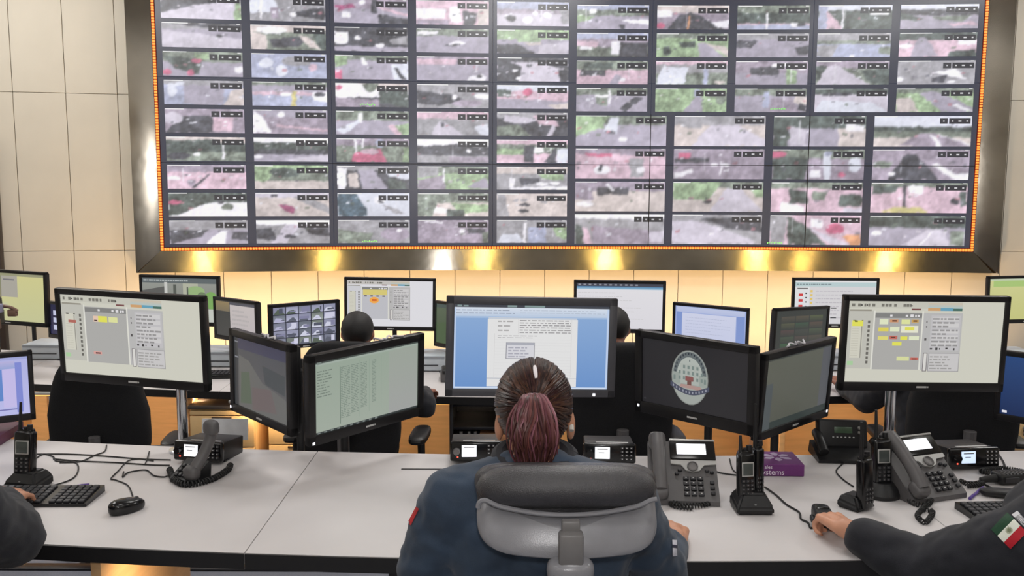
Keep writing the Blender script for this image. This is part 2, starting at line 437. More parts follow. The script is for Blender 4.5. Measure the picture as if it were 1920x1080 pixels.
# ---- camera pictures
PAL = dict(k=(66, 68, 74), K=(70, 96, 110), d=(72, 84, 78), g=(112, 124, 108), G=(142, 172, 124), h=(148, 148, 150), r=(158, 152, 166), R=(196, 190, 200),
           w=(236, 236, 236), s=(208, 214, 222), m=(150, 138, 152), p=(206, 172, 184), P=(206, 92, 124), t=(200, 188, 178), b=(158, 166, 190), y=(196, 186, 110), o=(226, 150, 96), M=(160, 70, 110))
def blur(a, k):
    for _ in range(k):
        p = np.pad(a, ((1, 1), (1, 1), (0, 0)), 'edge')
        a = (p[:-2, 1:-1]+p[2:, 1:-1]+p[1:-1, :-2]+p[1:-1, 2:]+2*p[1:-1, 1:-1])/6
    return a
def vnoise(h, w_, cells):
    g = RNG.rand(cells[0]+2, cells[1]+2); y = np.linspace(0, cells[0], h); x = np.linspace(0, cells[1], w_)
    yi = y.astype(int); xi = x.astype(int); fy = (y-yi)[:, None]; fx = (x-xi)[None]
    return (g[yi][:, xi]*(1-fy)*(1-fx)+g[yi+1][:, xi]*fy*(1-fx)+g[yi][:, xi+1]*(1-fy)*fx+g[yi+1][:, xi+1]*fy*fx)-0.5
TEX = dict(k=0.75, K=0.7, d=0.85, g=0.75, G=0.6, h=0.35, r=0.22, R=0.18, w=0.14, s=0.14, m=0.40, p=0.34, P=0.4, t=0.28, b=0.3, y=0.4, o=0.4, M=0.5)
def paint(spec, w_=96, h=32):
    V, U = np.mgrid[0:h, 0:w_]; U = (U+0.5)/w_*100; V = (V+0.5)/h*100
    U0 = U; U = U+vnoise(h, w_, (7, 20))*3.2; V = V+vnoise(h, w_, (7, 20))*7.0      # uneven outlines
    a = np.zeros((h, w_, 3)); tx = np.zeros((h, w_)); tok = spec.split(); v0 = -20
    for t in tok:
        if ':' in t: break
        v1 = float(t[1:]); v1 = 140 if v1 >= 100 else v1; m = (V >= v0) & (V <= v1); a[m] = PAL[t[0]]; tx[m] = TEX[t[0]]; v0 = v1
    for t in tok:
        if ':' not in t: continue
        k, n = t.split(':'); n = [float(q) for q in n.split(',')]
        if k[0] == '*':
            m = ((U-n[0])/n[2])**2+((V-n[1])/n[3])**2 < 1; key = k[1]
        else:
            P = list(zip(n[0::2], n[1::2])); m = np.zeros(U.shape, bool); j = len(P)-1; key = k[0]
            for i in range(len(P)):
                (x1, y1), (x2, y2) = P[i], P[j]
                if abs(y2-y1) > 1e-9: m ^= ((y1 > V) != (y2 > V)) & (U < (x2-x1)*(V-y1)/(y2-y1)+x1)
                j = i
        a[m] = PAL[key]; tx[m] = TEX[key]
    a = blur(a, 1)
    # small street clutter: cars, people, signs, poles
    for _ in range(RNG.randint(5, 13)):
        u = RNG.uniform(2, 98); v = RNG.uniform(18, 70); s = 0.5+v/90.0; c = [(236, 236, 238), (225, 228, 232), (88, 90, 98), (120, 118, 126), (182, 110, 120), (96, 110, 92), (206, 200, 204)][RNG.randint(7)]
        m = (np.abs(U0-u) < s*RNG.uniform(0.8, 2.6)) & (np.abs(V-v) < s*RNG.uniform(1.8, 4.5)); a[m] = a[m]*0.35+np.array(c)*0.65
    if RNG.rand() < 0.35:
        u = RNG.uniform(10, 90); m = (np.abs(U0-u) < 0.7) & (V > 12) & (V < RNG.uniform(50, 95)); a[m] = a[m]*0.4+np.array((214, 214, 216))*0.6
    tx = blur(tx[..., None], 1)[..., 0]
    nz = vnoise(h, w_, (4, 10))*0.7+vnoise(h, w_, (9, 26))*0.6+vnoise(h, w_, (18, 54))*0.45
    a = a*(1+(nz*tx)[..., None])*(1.05-0.10*(V/100.0)[..., None]*RNG.uniform(-0.5, 1))
    a = blur(a, 1)
    g = a.mean(2, keepdims=True); a = g+(a-g)*0.82
    a = 30+a*0.90  # lifted blacks: glass glare washed into the picture colours
    a[..., 0] *= 1.01; a[..., 2] *= 1.035
    return np.clip(a, 0, 250)
def lin_a(a):
    a = a/255.0
    return np.where(a <= 0.04045, a/12.92, ((a+0.055)/1.055)**2.4)
OVR = {}
def overlay(wd, ht):
    """the black control buttons and caption bar of one picture"""
    key = (round(wd, 2), random.randint(0, 3))
    if key in OVR: return OVR[key]
    mb = MB(); q = lambda x0, z0, x1, z1, c, y=0: mb.add([(x0, y, z0), (x1, y, z0), (x1, y, z1), (x0, y, z1)], [(0, 1, 2, 3)], C3(*c))
    bx = wd/2-0.012; z = ht/2-0.044; hh = 0.024
    q(bx-0.185, z-hh, bx, z+hh, (52, 53, 60)); q(bx-0.265, z-hh, bx-0.197, z+hh, (58, 59, 66))
    for dx, l in ((-0.155, 0.007), (-0.092, 0.013), (-0.028, 0.008)): q(bx+dx-l, z-0.006, bx+dx+l, z+0.006, (212, 212, 216), -0.0006)
    q(bx-0.231-0.007, z-0.006, bx-0.231+0.007, z+0.006, (190, 190, 196), -0.0006)
    cw = (0.16, 0.22, 0.28, 0.2)[key[1]]
    q(-wd/2+0.005, ht/2-0.008, -wd/2+cw, ht/2-0.001, (240, 240, 240))
    q(bx-0.03, ht/2-0.007, bx, ht/2-0.001, (235, 235, 235))
    OVR[key] = mb.mesh('toolbar', smooth=False, colors=True); return OVR[key]
def feed(s0, s1, z0, z1, spec, wd_cells=96):
    a = lin_a(paint(spec, wd_cells, 32))[::-1]          # row 0 at the bottom
    h, w_ = a.shape[:2]; n1, n2 = w_+1, h+1
    ss = np.linspace(s0, s1, n1); zz = np.linspace(z0, z1, n2)
    th = ss/RW; r = RW-0.003; o = arc(S0+STOT/2, 0, ZB)
    X = XC+r*np.sin(th)-o.x; Y = D0-RW+r*np.cos(th)-o.y
    V = np.zeros((n2, n1, 3)); V[..., 0] = X; V[..., 1] = Y; V[..., 2] = (zz-o.z)[:, None]
    idx = np.arange(n1*n2).reshape(n2, n1)
    Fq = np.stack([idx[:-1, :-1], idx[:-1, 1:], idx[1:, 1:], idx[1:, :-1]], -1).reshape(-1, 4)
    me = bpy.data.meshes.new('camera_feed')
    me.vertices.add(n1*n2); me.vertices.foreach_set('co', V.astype(np.float32).ravel())
    me.loops.add(Fq.size); me.loops.foreach_set('vertex_index', Fq.astype(np.int32).ravel())
    me.polygons.add(len(Fq)); me.polygons.foreach_set('loop_start', np.arange(0, Fq.size, 4, dtype=np.int32))
    me.update(calc_edges=True)
    ca = me.color_attributes.new('Col', 'FLOAT_COLOR', 'POINT')
    pc = np.ones((n2, n1, 4), np.float32)
    pad = np.pad(a, ((0, 1), (0, 1), (0, 0)), 'edge'); p2 = np.pad(a, ((1, 0), (1, 0), (0, 0)), 'edge'); pc[..., :3] = (pad+p2)/2
    ca.data.foreach_set('color', pc.ravel())
    f = ob('camera_feed', me, M_FEED, vw)
    sm = (s0+s1)/2
    ob('toolbar', overlay(s1-s0, z1-z0), M_FEED, f, VI @ arcM(sm, -0.0065, (z0+z1)/2))
    return f
FEL = '''h30 R100 k:0,0,100,0,100,20,40,45,0,80 *k:20,45,10,15 G:92,30,100,30,100,100,92,100
h25 r100 R:0,30,100,60,100,100,0,100 k:0,0,100,0,100,30,40,15 *k:72,50,5,6
g40 r100 d:0,20,50,30,45,90,15,70 *P:42,35,7,10 *P:35,85,5,12 *P:5,85,6,12 *w:95,70,6,15 G:40,5,58,5,58,30,42,30
h20 b100 r:25,20,75,20,75,100,25,100 t:85,40,100,30,100,100,75,100 *s:10,40,6,30 *s:20,15,6,10
m100 k:20,30,60,30,60,100,0,100 p:60,35,85,35,85,92,60,92 *R:10,40,12,25
t25 d60 g100 d:0,15,60,10,60,60,0,70 *k:15,80,15,15 *w:38,72,4,7 w:71,30,73,30,74,95,70,95
m30 p100 k:30,95,52,40,54,40,35,95 *m:30,75,5,15 *w:8,55,8,8
d40 w100 d:0,0,100,0,60,30,10,95,0,95 *P:8,40,9,10 *k:66,38,5,8 *g:75,60,8,15
h40 r100 k:0,40,50,40,40,70,0,100 w:45,100,65,45,75,45,70,100 k:80,50,100,50,100,90,80,80
h100 s:0,0,30,0,40,60,0,70 *w:57,70,6,10 w:13,0,16,0,16,95,13,95 m:28,45,38,45,38,90,28,90 k:60,60,100,40,100,90,62,80
t30 g100 *w:28,20,20,15 k:25,60,60,45,75,60,60,90,30,90 t:62,40,80,50,95,100,80,90 d:82,20,100,20,100,100,90,90 t:0,30,22,40,22,100,0,100
b100 *s:40,70,8,25 *p:82,55,6,15 *s:20,40,10,20 *h:60,30,20,20
g15 r40 p55 b100 *w:45,50,8,8 w:80,40,100,40,100,80,82,75 y:52,40,58,40,58,100,52,100 *k:90,50,7,9
r30 m100 w:0,0,12,30,25,95,0,95 *w:38,20,5,12 p:30,60,100,80,100,90,30,70
w20 d50 k70 r100 *w:5,80,6,6 R:40,90,100,70,100,100,50,100
G30 g65 t100 *G:10,40,12,30 *d:40,30,20,20
R20 t100 M:32,50,40,48,52,65,52,85,44,85 *k:25,12,6,6 h:50,20,70,10,100,60,100,90
w20 h100 k:0,40,20,30,30,90,0,80 R:40,20,60,20,40,100,20,100 *k:45,70,8,8 k:65,30,100,30,100,70,70,60
m40 r100 w:10,55,22,55,22,80,10,80 p:60,30,100,60,100,70,65,45 k:50,0,58,0,58,60,50,60 *w:38,15,4,10 M:0,30,25,20,30,35,5,50 k:60,60,100,80,100,100,60,100
k55 k100 w:0,20,18,20,18,70,0,70 *w:32,45,5,10 r:0,80,100,80,100,100,0,100 *w:62,75,7,8 h:75,50,100,30,100,70,78,70
g20 r100 G:0,0,18,0,15,40,0,50 w:34,10,40,10,46,40,38,45 P:0,65,10,65,10,100,0,100 s:75,40,100,30,100,100,80,100 k:80,50,84,50,96,100,90,100
t30 w60 k100 w:0,0,50,0,40,60,0,60 d:60,20,100,30,100,100,60,80 m:0,60,60,70,60,100,0,100 *P:5,20,5,10 g:35,0,60,0,55,30,45,40
g40 r100 w:30,10,36,10,36,50,30,50 s:0,80,30,40,35,45,10,100 G:80,60,100,50,100,100,90,100 p:70,60,80,60,90,100,80,100
m30 g100 P:25,60,60,45,70,100,20,100 *p:45,55,12,12 w:25,0,28,0,28,60,25,60 w:35,0,38,0,38,40,35,40 G:92,40,100,40,100,100,92,100 *b:60,20,6,20
h20 k100 w:0,10,14,10,12,100,0,100 r:30,20,50,15,70,100,35,100 s:65,20,100,30,100,60,72,45 t:16,30,28,30,30,90,16,90 d:70,50,95,70,95,100,70,100
s100 K:0,0,25,0,40,70,40,100,0,100 *w:58,30,8,18 h:60,50,75,60,95,90,80,90 k:55,30,62,35,64,45,58,45
h30 h100 g:0,40,50,60,40,100,0,100 *m:80,60,20,30 *w:85,45,4,6
p30 p100 w:0,35,40,35,40,75,0,75 w:45,25,60,25,63,90,47,90 k:65,40,85,50,80,100,65,100 t:85,30,100,30,100,100,85,100 m:0,80,45,80,45,100,0,100
g30 r100 *w:58,60,10,8 k:40,68,60,62,60,70,45,74 w:0,10,30,10,30,25,0,25
m30 r100 w:72,85,90,72,97,85,95,100,70,100 p:0,10,55,10,55,35,0,35 *k:86,82,4,6
h100 k:0,30,45,40,70,70,30,90,0,80 *w:52,55,3,10 *w:90,50,10,12 *m:70,80,20,15
p30 h100 R:30,40,38,40,65,100,18,100 *k:36,55,3,10 s:80,60,100,50,100,100,85,90
w30 k50 h100 k:0,30,60,20,100,40,100,70,0,70 *w:72,50,3,8 m:45,75,100,75,100,100,45,100
g30 G100 m:0,60,35,40,40,100,0,100 w:35,10,38,10,38,70,35,70 r:70,90,95,50,100,60,100,100 h:0,0,30,0,30,40,0,50
g40 t100 G:45,40,100,50,100,80,60,90 *w:30,75,12,12 d:40,70,65,70,65,100,40,100 g:0,0,30,20,20,100,0,100
m100 *w:62,50,4,10 w:10,5,35,8,35,14,10,12 k:70,35,95,40,95,60,70,60 g:90,60,100,50,100,100,92,100
b30 m50 R100 *k:20,70,7,12 *w:42,75,7,12 *w:53,45,4,9 *w:70,55,7,14 h:85,20,100,30,100,90,92,90
G40 r100 G:20,10,70,10,60,50,30,50 t:35,55,62,50,62,60,45,65 R:60,60,100,50,100,100,55,100 k:0,60,30,60,55,100,0,100
k20 R100 k:0,0,35,40,30,100,0,100 k:55,0,100,0,100,50,70,30 k:85,50,100,50,100,100,90,100 *k:45,35,4,7 *w:30,85,4,8 *w:25,55,4,6
s25 p60 r100 d:0,20,20,20,20,50,0,50 *P:43,30,6,16 p:60,30,100,30,100,70,55,60 t:70,85,100,75,100,100,80,100 w:8,40,25,40,25,46,8,46
h25 k100 R:10,10,60,30,40,50,10,40 R:70,100,78,50,83,50,80,100 g:0,60,30,50,50,100,0,100 p:50,10,75,10,90,60,60,50
p20 g60 p100 G:0,40,38,40,38,65,0,65 w:52,30,66,30,66,55,52,55 k:38,25,52,25,52,100,66,100,84,30,84,100,38,100 s:85,40,100,40,100,100,85,100
t30 h100 G:60,30,95,30,95,60,65,55 w:18,50,25,50,25,90,18,90 *w:65,75,8,8 w:20,90,100,85,100,100,20,100 *w:82,70,7,7 k:30,50,60,50,60,70,35,80
t100 *h:27,30,4,6 *h:38,30,5,6 *k:40,50,8,7 *k:38,75,7,7 h:0,0,12,0,18,100,0,100 *h:66,35,5,7
h100 s:10,60,30,60,40,100,0,100 G:80,30,100,30,100,90,85,70 w:38,10,42,10,42,100,38,100 b:45,30,70,30,70,100,45,100'''.split('\n')
FER = '''b20 g45 r100 G:0,40,25,50,0,80 *w:22,25,5,10 w:60,60,100,60,100,80,75,75 k:60,80,66,80,66,100,60,100
t30 m100 k:30,40,50,30,95,100,15,100 w:0,20,20,20,20,50,0,50 o:47,40,44,100,41,100,45,40 *P:5,85,6,12 w:75,70,100,60,100,95,85,90
g30 d75 p80 b100 w:40,30,43,30,43,100,40,100 *w:80,80,6,10 *k:88,80,5,8
s20 d100 b:0,0,12,0,15,100,0,100 p:12,20,25,60,35,100,12,100 w:32,20,35,20,35,100,32,100 w:70,30,95,30,95,40,72,42
s20 k45 r100 g:40,50,90,45,80,70,50,65 d:0,30,30,60,20,70,0,60 p:60,80,95,70,100,85,70,90
b25 m60 g100 w:48,35,60,35,60,90,48,90 p:0,35,30,35,30,60,0,60 k:60,40,100,40,100,100,60,100 *w:12,65,9,7
g20 G100 d:30,40,55,30,55,60,35,60 t:60,35,100,60,100,100,90,80 r:58,40,68,40,95,100,60,100 *d:15,75,5,20
h25 r100 k:0,30,30,30,20,60,0,60 k:80,60,100,50,100,90,85,90
h30 g45 b100 *w:48,95,4,7 g:85,60,100,60,100,90,85,85 h:0,50,30,50,20,100,0,100
d30 p100 r:25,20,35,20,52,100,15,100 p:55,50,100,60,100,100,60,100 d:65,80,100,70,100,100,65,100 w:75,30,100,30,100,50,75,50 *w:8,55,10,10
g40 p100 k:5,40,40,40,40,65,5,65 p:70,40,90,60,95,100,65,95 *w:64,80,4,9 d:10,10,50,10,50,35,10,35 r:45,100,55,60,62,60,60,100
p15 h50 g100 s:10,20,45,30,40,100,0,100 b:68,30,74,30,72,100,66,100 *t:90,90,8,8
m50 r100 k:20,30,60,20,60,60,20,60 G:70,30,85,40,85,100,72,100 *w:92,32,6,8 w:50,10,70,10,70,25,50,25
m30 g100 d:0,20,15,20,20,60,0,80 R:15,20,30,20,75,100,0,100 d:60,40,100,30,100,100,75,95
h30 h100 w:45,50,75,35,90,80,60,60 k:45,70,65,60,60,95,45,90 *w:3,80,4,8 *w:70,90,4,6
g30 r100 w:25,30,45,30,45,60,30,60 k:60,90,80,40,95,40,70,100 g:28,40,44,40,44,80,28,70 w:46,10,49,10,49,70,46,70
G100 r:58,30,65,30,66,100,40,100 b:54,5,63,5,63,35,54,35 *g:92,50,7,18 g:70,20,100,20,100,40,72,40
g30 r100 m:50,40,80,40,90,100,50,100 *t:92,50,10,20 b:40,10,48,10,48,80,40,80 k:90,60,100,70,100,100,88,90
d25 R100 k:10,20,50,15,50,30,10,30 s:10,50,80,60,100,100,0,100
g20 G100 r:30,20,50,10,100,80,100,100,60,100 w:70,70,80,65,100,95,95,100 t:0,40,20,40,30,100,0,100'''.split('\n')
FEQ = '''g30 r100 G:0,0,35,0,30,40,0,70 s:38,5,48,5,45,60,30,50 *w:52,78,5,7 k:32,50,44,52,43,60,36,60
h30 t100 h:0,0,30,0,30,40,10,40 R:40,30,70,30,100,80,100,100,20,100
d40 r100 d:0,0,12,20,18,60,15,100,0,100 R:18,30,35,45,35,100,18,100 t:70,40,100,40,100,100,72,100 w:78,25,98,30,98,50,78,48
s35 d50 g70 t100 m:48,55,62,55,100,95,100,100,25,100 w:57,60,60,60,72,100,66,100 w:65,60,67,60,100,90,100,96
m20 p100 p:5,25,50,15,55,60,10,60 P:12,15,40,15,40,25,12,25 *w:30,70,10,15 h:60,30,75,30,75,95,60,95 *w:72,70,5,10 k:26,52,30,52,30,75,26,75
m20 m100 P:5,12,20,12,20,28,5,28 k:0,30,40,30,40,45,0,45 w:0,80,20,68,22,80,0,100 *w:45,52,4,6 *w:58,52,4,6 w:52,40,54,40,54,90,52,90
g30 m100 d:0,20,40,30,35,100,0,100 w:42,68,53,68,53,95,42,95 s:55,10,64,10,64,100,57,100 *P:75,85,4,8 *s:90,50,7,25 b:57,5,64,5,64,20,57,20 *P:6,18,10,10
m20 m100 k:35,15,45,15,70,100,15,100 w:62,50,68,45,92,90,86,100 *w:20,80,4,7 w:88,80,100,75,100,100,86,100 g:2,40,20,40,18,60,2,60
m30 t100 k:25,20,60,20,60,45,25,45 *w:12,75,10,9 w:32,10,36,8,46,30,42,32 m:0,20,20,20,20,60,0,60
g20 t100 G:0,0,55,0,40,60,0,60 R:60,20,75,20,100,100,40,100 *k:38,66,5,4 G:85,20,100,20,100,50,92,50
g20 p100 d:20,20,40,30,40,70,20,70 g:45,30,62,30,60,60,45,60 d:75,40,100,40,100,80,75,80 w:12,65,36,80,36,100,12,100 R:80,85,100,85,100,100,80,100
g15 p100 k:33,5,36,5,37,100,34,100 y:10,100,25,82,50,82,62,100 *k:88,60,4,10 d:92,30,100,30,100,70,94,80 w:38,10,55,10,55,36,40,40 d:2,10,30,10,25,30,0,40
w15 h100 p:8,45,14,45,20,100,10,100 d:0,30,8,40,10,100,0,100 m:20,40,100,60,100,100,20,100 R:84,60,100,60,100,95,84,95
h100 R:0,20,30,20,95,90,90,100,0,100 k:30,10,100,10,100,60,60,45
p100 h:0,0,20,0,15,100,0,100 d:20,0,40,40,65,100,20,100 R:40,40,60,60,90,100,70,100 *P:72,45,10,18 o:80,70,100,60,100,100,90,100 w:44,10,58,20,58,45,46,40
d40 r100 R:35,100,65,40,75,40,85,100 *w:8,60,6,8 g:85,50,100,50,100,100,85,100 w:52,100,66,50,67,50,55,100'''.split('\n')
GX, GZ = 0.037, 0.0175
for c in range(5):
    for r in range(9):
        z0 = Z1-RP*r
        feed(S0+CW*c+GX*(0.4 if c == 0 else 1), S0+CW*(c+1)-GX, z0+0.0, z0+RP-2*GZ, FEL[c*9+r])
ZR = Z1-0.02
for r in range(4):
    for c in range(5):
        z0 = ZR-RP*r
        feed(S0+CW*(5+c)+GX, S0+CW*(6+c)-GX*(0.4 if c == 4 else 1), z0, z0+RP-2*GZ, FER[r*5+c])
QW = CW*5/4; QT = ZR-3*RP-0.037; QP = (QT-ZB+2*GZ)/4
for r in range(4):
    for c in range(4):
        z1 = QT-QP*r
        feed(S0+CW*5+QW*c+GX, S0+CW*5+QW*(c+1)-GX*(0.4 if c == 3 else 1), z1-QP+2*GZ*0.8, z1, FEQ[r*4+c], 112)
SEAM = mat('seam_black', (24, 24, 28), 0.4)
for c in (3, 4): ob('panel_seam', arcstrip(S0+2*CW*c-0.0035, S0+2*CW*c+0.0035, lambda s: [(-0.009, ZBB), (-0.009, QT+0.01), (0.01, QT+0.01), (0.01, ZBB)], 1), SEAM, vw)
ob('panel_seam', arcstrip(S0+CW*2, SR, lambda s: [(-0.0085, 1.8555), (-0.0085, 1.8605), (0.01, 1.8605), (0.01, 1.8555)], 20), SEAM, vw)
for px, py, sa in ((697, 196, 1), (697, 452, 1), (1437, 204, 1), (1440, 455, 1)):       # tiny green module captions
    s = s_of_px(px, py); P0 = arc(s, 0); d = ray(px, py); z = H+d.z*(P0.y/d.y); mb = MB(); r_ = random.Random(px)
    for k in range(9): mb.box((-0.062+k*0.0155, 0, r_.uniform(-0.004, 0.004)), (0.009, 0.002, r_.uniform(0.008, 0.018)))
    tag(ob('module_caption', mb, emit('green_caption', (120, 196, 110), 0.8), vw, VI @ arcM(s, -0.0105, z)), kind='stuff')

# ================================================================== DESKS
DZ = 0.75                      # front desk top
DZ2 = 0.546                    # second row stands one step lower
def dfront(x): return 2.212+0.037*(x-0.34)**2
def dback(x): return 3.10+0.037*(x-0.34)**2
def d2front(x): return 4.80+0.030*(x-0.34)**2
def d2back(x): return 5.68+0.030*(x-0.34)**2
EDGE = mat('black_edge_band', (24, 23, 25), 0.5)
def desk_row(name, label, xs, ff, fb, z, zf, legs, panel_x, thick=0.03, seam=0.003):
    t = thing(name, label, 'desk', (0, (ff(0.3)+fb(0.3))/2, zf)); I = Matrix.Translation(-t.location)
    for a, b in zip(xs, xs[1:]):
        n = 8; top = []; 
        X = [a+seam/2+(b-a-seam)*i/n for i in range(n+1)]
        poly = [(x, ff(x)) for x in X]+[(x, fb(x)) for x in reversed(X)]
        ob('desktop_panel', MB().prism(poly, z-thick, z, 'xy').xf(I), WHITE, t)
        eb = MB().prism([(x, ff(x)-0.006) for x in X]+[(x, ff(x)-0.0005) for x in reversed(X)], z-thick-0.012, z-0.0015, 'xy')
        ob('edge_band', eb.xf(I), EDGE, t)
    for (x, y0, y1, m) in legs:
        ob('side_panel', MB().box((x, (y0+y1)/2, (zf+z-thick)/2-0.003), (0.028, y1-y0, z-thick-zf-0.01), bev=0.002).xf(I), m, t)
    for (x0, x1, m) in panel_x:
        xm = (x0+x1)/2; y = fb(xm)-0.14; a = math.atan2(fb(x1)-fb(x0), x1-x0)
        ob('modesty_panel', MB().box((xm, y, (zf+z-thick)/2-0.003), (x1-x0-0.004, 0.02, z-thick-zf-0.012), rot=RZ(a), bev=0.002).xf(I), m, t)
    return t
XS1 = [-3.4, -2.35, -0.69, 1.22, 2.9, 3.8]
desk1 = desk_row('front_desk', 'long white desk with black edge in the foreground', XS1, dfront, dback, DZ, 0.0,
    [(-1.13, 2.36, 3.02, WOOD), (-2.9, 2.36, 3.1, WOOD), (2.05, 2.36, 3.1, WOOD), (3.2, 2.4, 3.2, WOOD)], [])
I1 = Matrix.Translation(-desk1.location)
for a, b in ((-3.3, -1.2), (-1.06, 1.9), (2.12, 3.7)):
    xm = (a+b)/2
    ob('cable_tray', MB().box((xm, dback((a+b)/2)-0.05, 0.66), (b-a, 0.14, 0.085), bev=0.004).xf(I1), EDGE, desk1)
for x in (-0.36, -0.24, 0.92):
    ob('desk_leg', MB().box((x, 2.75, 0.36), (0.05, 0.05, 0.70), bev=0.006).box((x, 2.62, 0.012), (0.05, 0.6, 0.02), bev=0.004).xf(I1), GUN, desk1)
ob('cable_slot', MB().box((onz(800, 880, DZ).x, onz(800, 880, DZ).y, DZ+0.0008), (0.17, 0.009, 0.0016)).xf(I1), EDGE, desk1)
XS2 = [-4.6, -3.0, -1.62, -0.06, 1.5, 3.1, 4.9]
def added_under_lights(t, L, z, power):
    """unseen warm strips added under a desk top to brighten what stands below"""
    I = Matrix.Translation(-t.location)
    for (x0, x1, y, tgt) in L:
        xm = (x0+x1)/2; st = ob('added_light_strip', MB().box((xm, y, z), (x1-x0, 0.03, 0.014), bev=0.003).xf(I), SILV, t)
        ob('added_strip_lens', MB().box((xm, y, z-0.009), (x1-x0-0.02, 0.02, 0.004)).xf(I), emit('added_strip_glow', (255, 190, 100), 1.5), st)
        add_light('added_desk_lamp', 'AREA', (xm, y, z-0.014), power, (1.0, 0.74, 0.44), target=(xm, y+tgt, z-0.6), shape='RECTANGLE', size=x1-x0-0.1, size_y=0.03)
desk2 = desk_row('rear_desk', 'long white desk of the second row below the video wall', XS2, d2front, d2back, DZ2, ZLOW,
    [(-3.05, 5.0, 5.6, WOOD), (-1.82, 4.95, 5.6, WOOD), (1.52, 4.95, 5.6, WOOD), (3.12, 5.0, 5.7, WOOD)],
    [(-4.4, -3.05, WOOD), (-3.05, -1.62, WOOD), (-1.62, -0.06, WOOD), (-0.06, 1.5, WOOD), (1.52, 3.1, WOOD), (3.12, 4.7, WOOD)])

added_under_lights(desk2, [(-4.4, -3.1, d2front(-3.7)+0.03, 0.45), (-2.95, -1.7, d2front(-2.3)+0.03, 0.45), (-1.55, -0.1, d2front(-0.8)+0.03, 0.45), (0.0, 1.45, d2front(0.7)+0.03, 0.45), (1.6, 3.05, d2front(2.3)+0.03, 0.45), (3.2, 4.6, d2front(3.9)+0.03, 0.45)], DZ2-0.045, 7)  # strips added to warm the wood panels and drawer units
added_under_lights(desk1, [(-1.05, -0.75, 2.5, 0.0)], DZ-0.045, 2.5)
# ================================================================== MONITORS
class Scr:
    """flat picture of one screen, u right and v down in 0..1"""
    def __init__(s, w, h): s.w = w; s.h = h; s.mb = MB(); s.l = 0
    def P(s, u, v): return (-s.w/2+u*s.w, -s.l*2.2e-5, s.h/2-v*s.h)
    def rect(s, u0, v0, u1, v1, c, c2=None, horiz=False):
        c = C3(*c); c2 = C3(*c2) if c2 else c
        cc = (c2, c2, c, c) if not horiz else (c, c2, c2, c)
        s.mb.add([s.P(u0, v1), s.P(u1, v1), s.P(u1, v0), s.P(u0, v0)], [(0, 1, 2, 3)], cc); s.l += 1; return s
    def rects(s, L, c):
        c = C3(*c)
        for (u0, v0, u1, v1) in L: s.mb.add([s.P(u0, v1), s.P(u1, v1), s.P(u1, v0), s.P(u0, v0)], [(0, 1, 2, 3)], c)
        s.l += 1; return s
    def poly(s, pts, c):
        s.mb.add([s.P(*p) for p in pts][::-1], [tuple(range(len(pts)))], C3(*c)); s.l += 1; return s
    def ell(s, u, v, ru, rv, c, n=28, a0=0, a1=2*pi):
        return s.poly([(u+ru*math.cos(a0+(a1-a0)*i/n), v+rv*math.sin(a0+(a1-a0)*i/n)) for i in range(n if a1-a0 > 6.2 else n+1)], c)
    def frame(s, u0, v0, u1, v1, c, t=0.004):
        a = s.w/s.h*t
        return s.rects([(u0, v0, u1, v0+a), (u0, v1-a, u1, v1), (u0, v0, u0+t, v1), (u1-t, v0, u1, v1)], c)
    def text(s, u0, v0, u1, v1, rows, c, fill=0.7, hh=0.45, seed=1):
        r = random.Random(seed); L = []; dv = (v1-v0)/rows
        for i in range(rows):
            u = u0; end = u0+(u1-u0)*(fill+r.uniform(-0.2, 0.3))
            while u < min(end, u1):
                l = r.uniform(0.012, 0.045); L.append((u, v0+dv*i+dv*(1-hh)/2, min(u+l, u1), v0+dv*i+dv*(1+hh)/2)); u += l+0.008
        return s.rects(L, c)
    def mesh(s): return s.mb.mesh('screen', smooth=False, colors=True)
